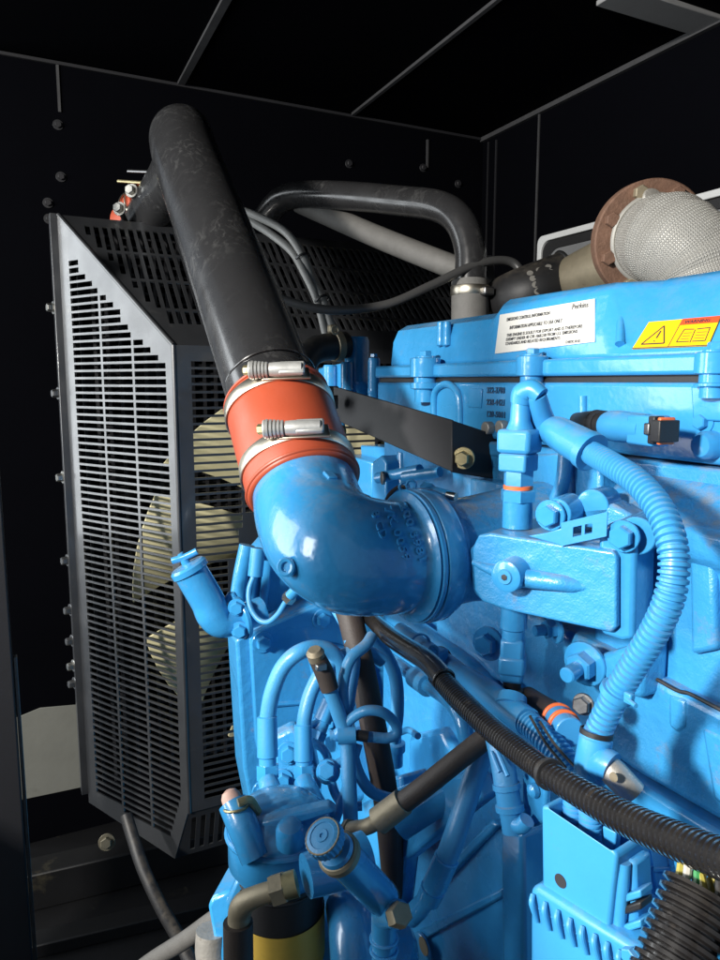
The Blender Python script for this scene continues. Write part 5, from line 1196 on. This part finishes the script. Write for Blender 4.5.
# ================================================================ small fittings packed between the hoses
t = thing('fitting_block', 'pale blue fitting plate with bolts at the feet of the arching hoses', 'fitting', at(290, 765, D=.76))
MB().prism([at(x, y, D=.77) for x, y in ((272, 738), (292, 728), (312, 742), (322, 790), (300, 806), (276, 786))], V((.01, .02, 0))).build('fitting_plate', 'cast', t, bevel=.004)
for x, y in ((288, 753), (308, 775), (282, 780)): hexbolt('plate_bolt', at(x, y, D=.768), (-.3, -.9, .2), .0085, .008, 'blue', t, washer=.012)
MB().tube([at(312, 742, D=.75), at(322, 748, D=.745), at(328, 760, D=.745), at(322, 775, D=.75)], .0045, 12, 5).build('bypass_pipe', 'blue', t)
MB().tube([at(296, 735, D=.765), at(318, 722, D=.77), at(345, 716, D=.79)], .0035, 10, 4).build('return_pipe', 'blue', t)
t = thing('banjo_fitting', 'blue banjo bolt with two thin pipes beside the taped cable', 'fitting', at(330, 770, D=.72))
MB().lathe(at(328, 772, D=.715), (-.4, -.8, .4), [(-.012, .012), (.0, .012), (.003, .010), (.004, .0085)], 24).build('banjo_ring', 'blue', t)
hexbolt('banjo_bolt', at(327, 770, D=.708), (-.4, -.8, .4), .0085, .008, 'blue', t, washer=.010)
MB().tube([at(330, 778, D=.715), at(336, 795, D=.71), at(346, 806, D=.70), at(362, 806, D=.70)], .0046, 12, 5).build('thin_pipe', 'blue', t)
MB().tube([at(334, 766, D=.715), at(346, 758, D=.72), at(352, 742, D=.73), at(350, 722, D=.74)], .0046, 12, 5).build('thin_pipe', 'blue', t)
hose('loom_cable', 'thin blue cable dropping beside the taped cable to the filter head', 'cable', [at(358, 744, D=.705), at(352, 765, D=.70), at(346, 790, D=.695), at(338, 812, D=.69), at(332, 830, D=.68)], .0048, 'blue_rubber')
t = hose('loom_cable', 'thin clipped blue cable running from under the elbow to the ring of cable', 'cable', [at(330, 602, D=.80), at(342, 622, D=.78), at(350, 640, D=.76), at(356, 660, D=.74), at(352, 690, D=.72), at(348, 715, D=.71)], .0046, 'blue_rubber')
band(t, at(350, 640, D=.76), at(356, 660, D=.74) - at(342, 622, D=.78), .0058, .008, 'blue_plastic', 'cable_clip', .0012)
t = thing('cable_clamp', 'blue cable clamp block gripping the taped trunk by the long black conduit', 'clamp', at(440, 655, X=.37))
MB().box(at(437, 656, X=.366), (.016, .020, .014), (e1, e3, e2)).build('clamp_block', 'blue_plastic', t, bevel=.003); hexbolt('clamp_bolt', at(434, 652, X=.358), (-.9, -.3, .2), .0050, .005, 'blue', t, washer=.007)
t = thing('drain_valve', 'small blue drain valve with a lever below the blue fuel line', 'valve', at(400, 750, X=.42))
MB().lathe(at(395, 765, X=.42), (0, 0, 1), [(0, .010), (.018, .010), (.020, .013), (.030, .013), (.032, .008), (.045, .008)], 22).build('valve_body', 'blue', t); MB().tube([at(395, 735, X=.415), at(408, 730, X=.41), at(418, 736, X=.405)], .004, 10, 4).build('valve_lever', 'blue', t)
# ================================================================ light
w = bpy.data.worlds.new('World'); scene.world = w; w.use_nodes = True
bg = w.node_tree.nodes['Background']; bg.inputs['Color'].default_value = (.68, .80, .95, 1); bg.inputs['Strength'].default_value = .24
def area(name, loc, target, sx, sy, power, col):
    l = bpy.data.lights.new(name, 'AREA'); l.shape = 'RECTANGLE'; l.size = sx; l.size_y = sy; l.energy = power; l.color = col
    o = bpy.data.objects.new(name, l); COL.objects.link(o); o.location = loc
    d = V(target) - V(loc); o.rotation_euler = d.to_track_quat('-Z', 'Y').to_euler(); return o
area('open_door_daylight', (-1.75, 2.30, 1.40), (.2, 1.75, 1.15), 1.15, 1.9, 42, (.92, .97, 1.0))
area('open_door_daylight', (-1.75, .85, 1.45), (.2, 1.0, 1.15), .5, 1.0, 24, (.92, .97, 1.0))
area('bright_sky_key', (-1.55, -.07, 1.84), (.42, .45, 1.0), .16, .16, 106, (1.0, .96, .90))

scene.render.engine = 'CYCLES'
scene.cycles.use_denoising = True
scene.cycles.max_bounces = 8; scene.cycles.glossy_bounces = 5; scene.cycles.diffuse_bounces = 4
scene.view_settings.view_transform = 'Standard'; scene.view_settings.look = 'None'
scene.view_settings.exposure = 0; scene.view_settings.gamma = 1
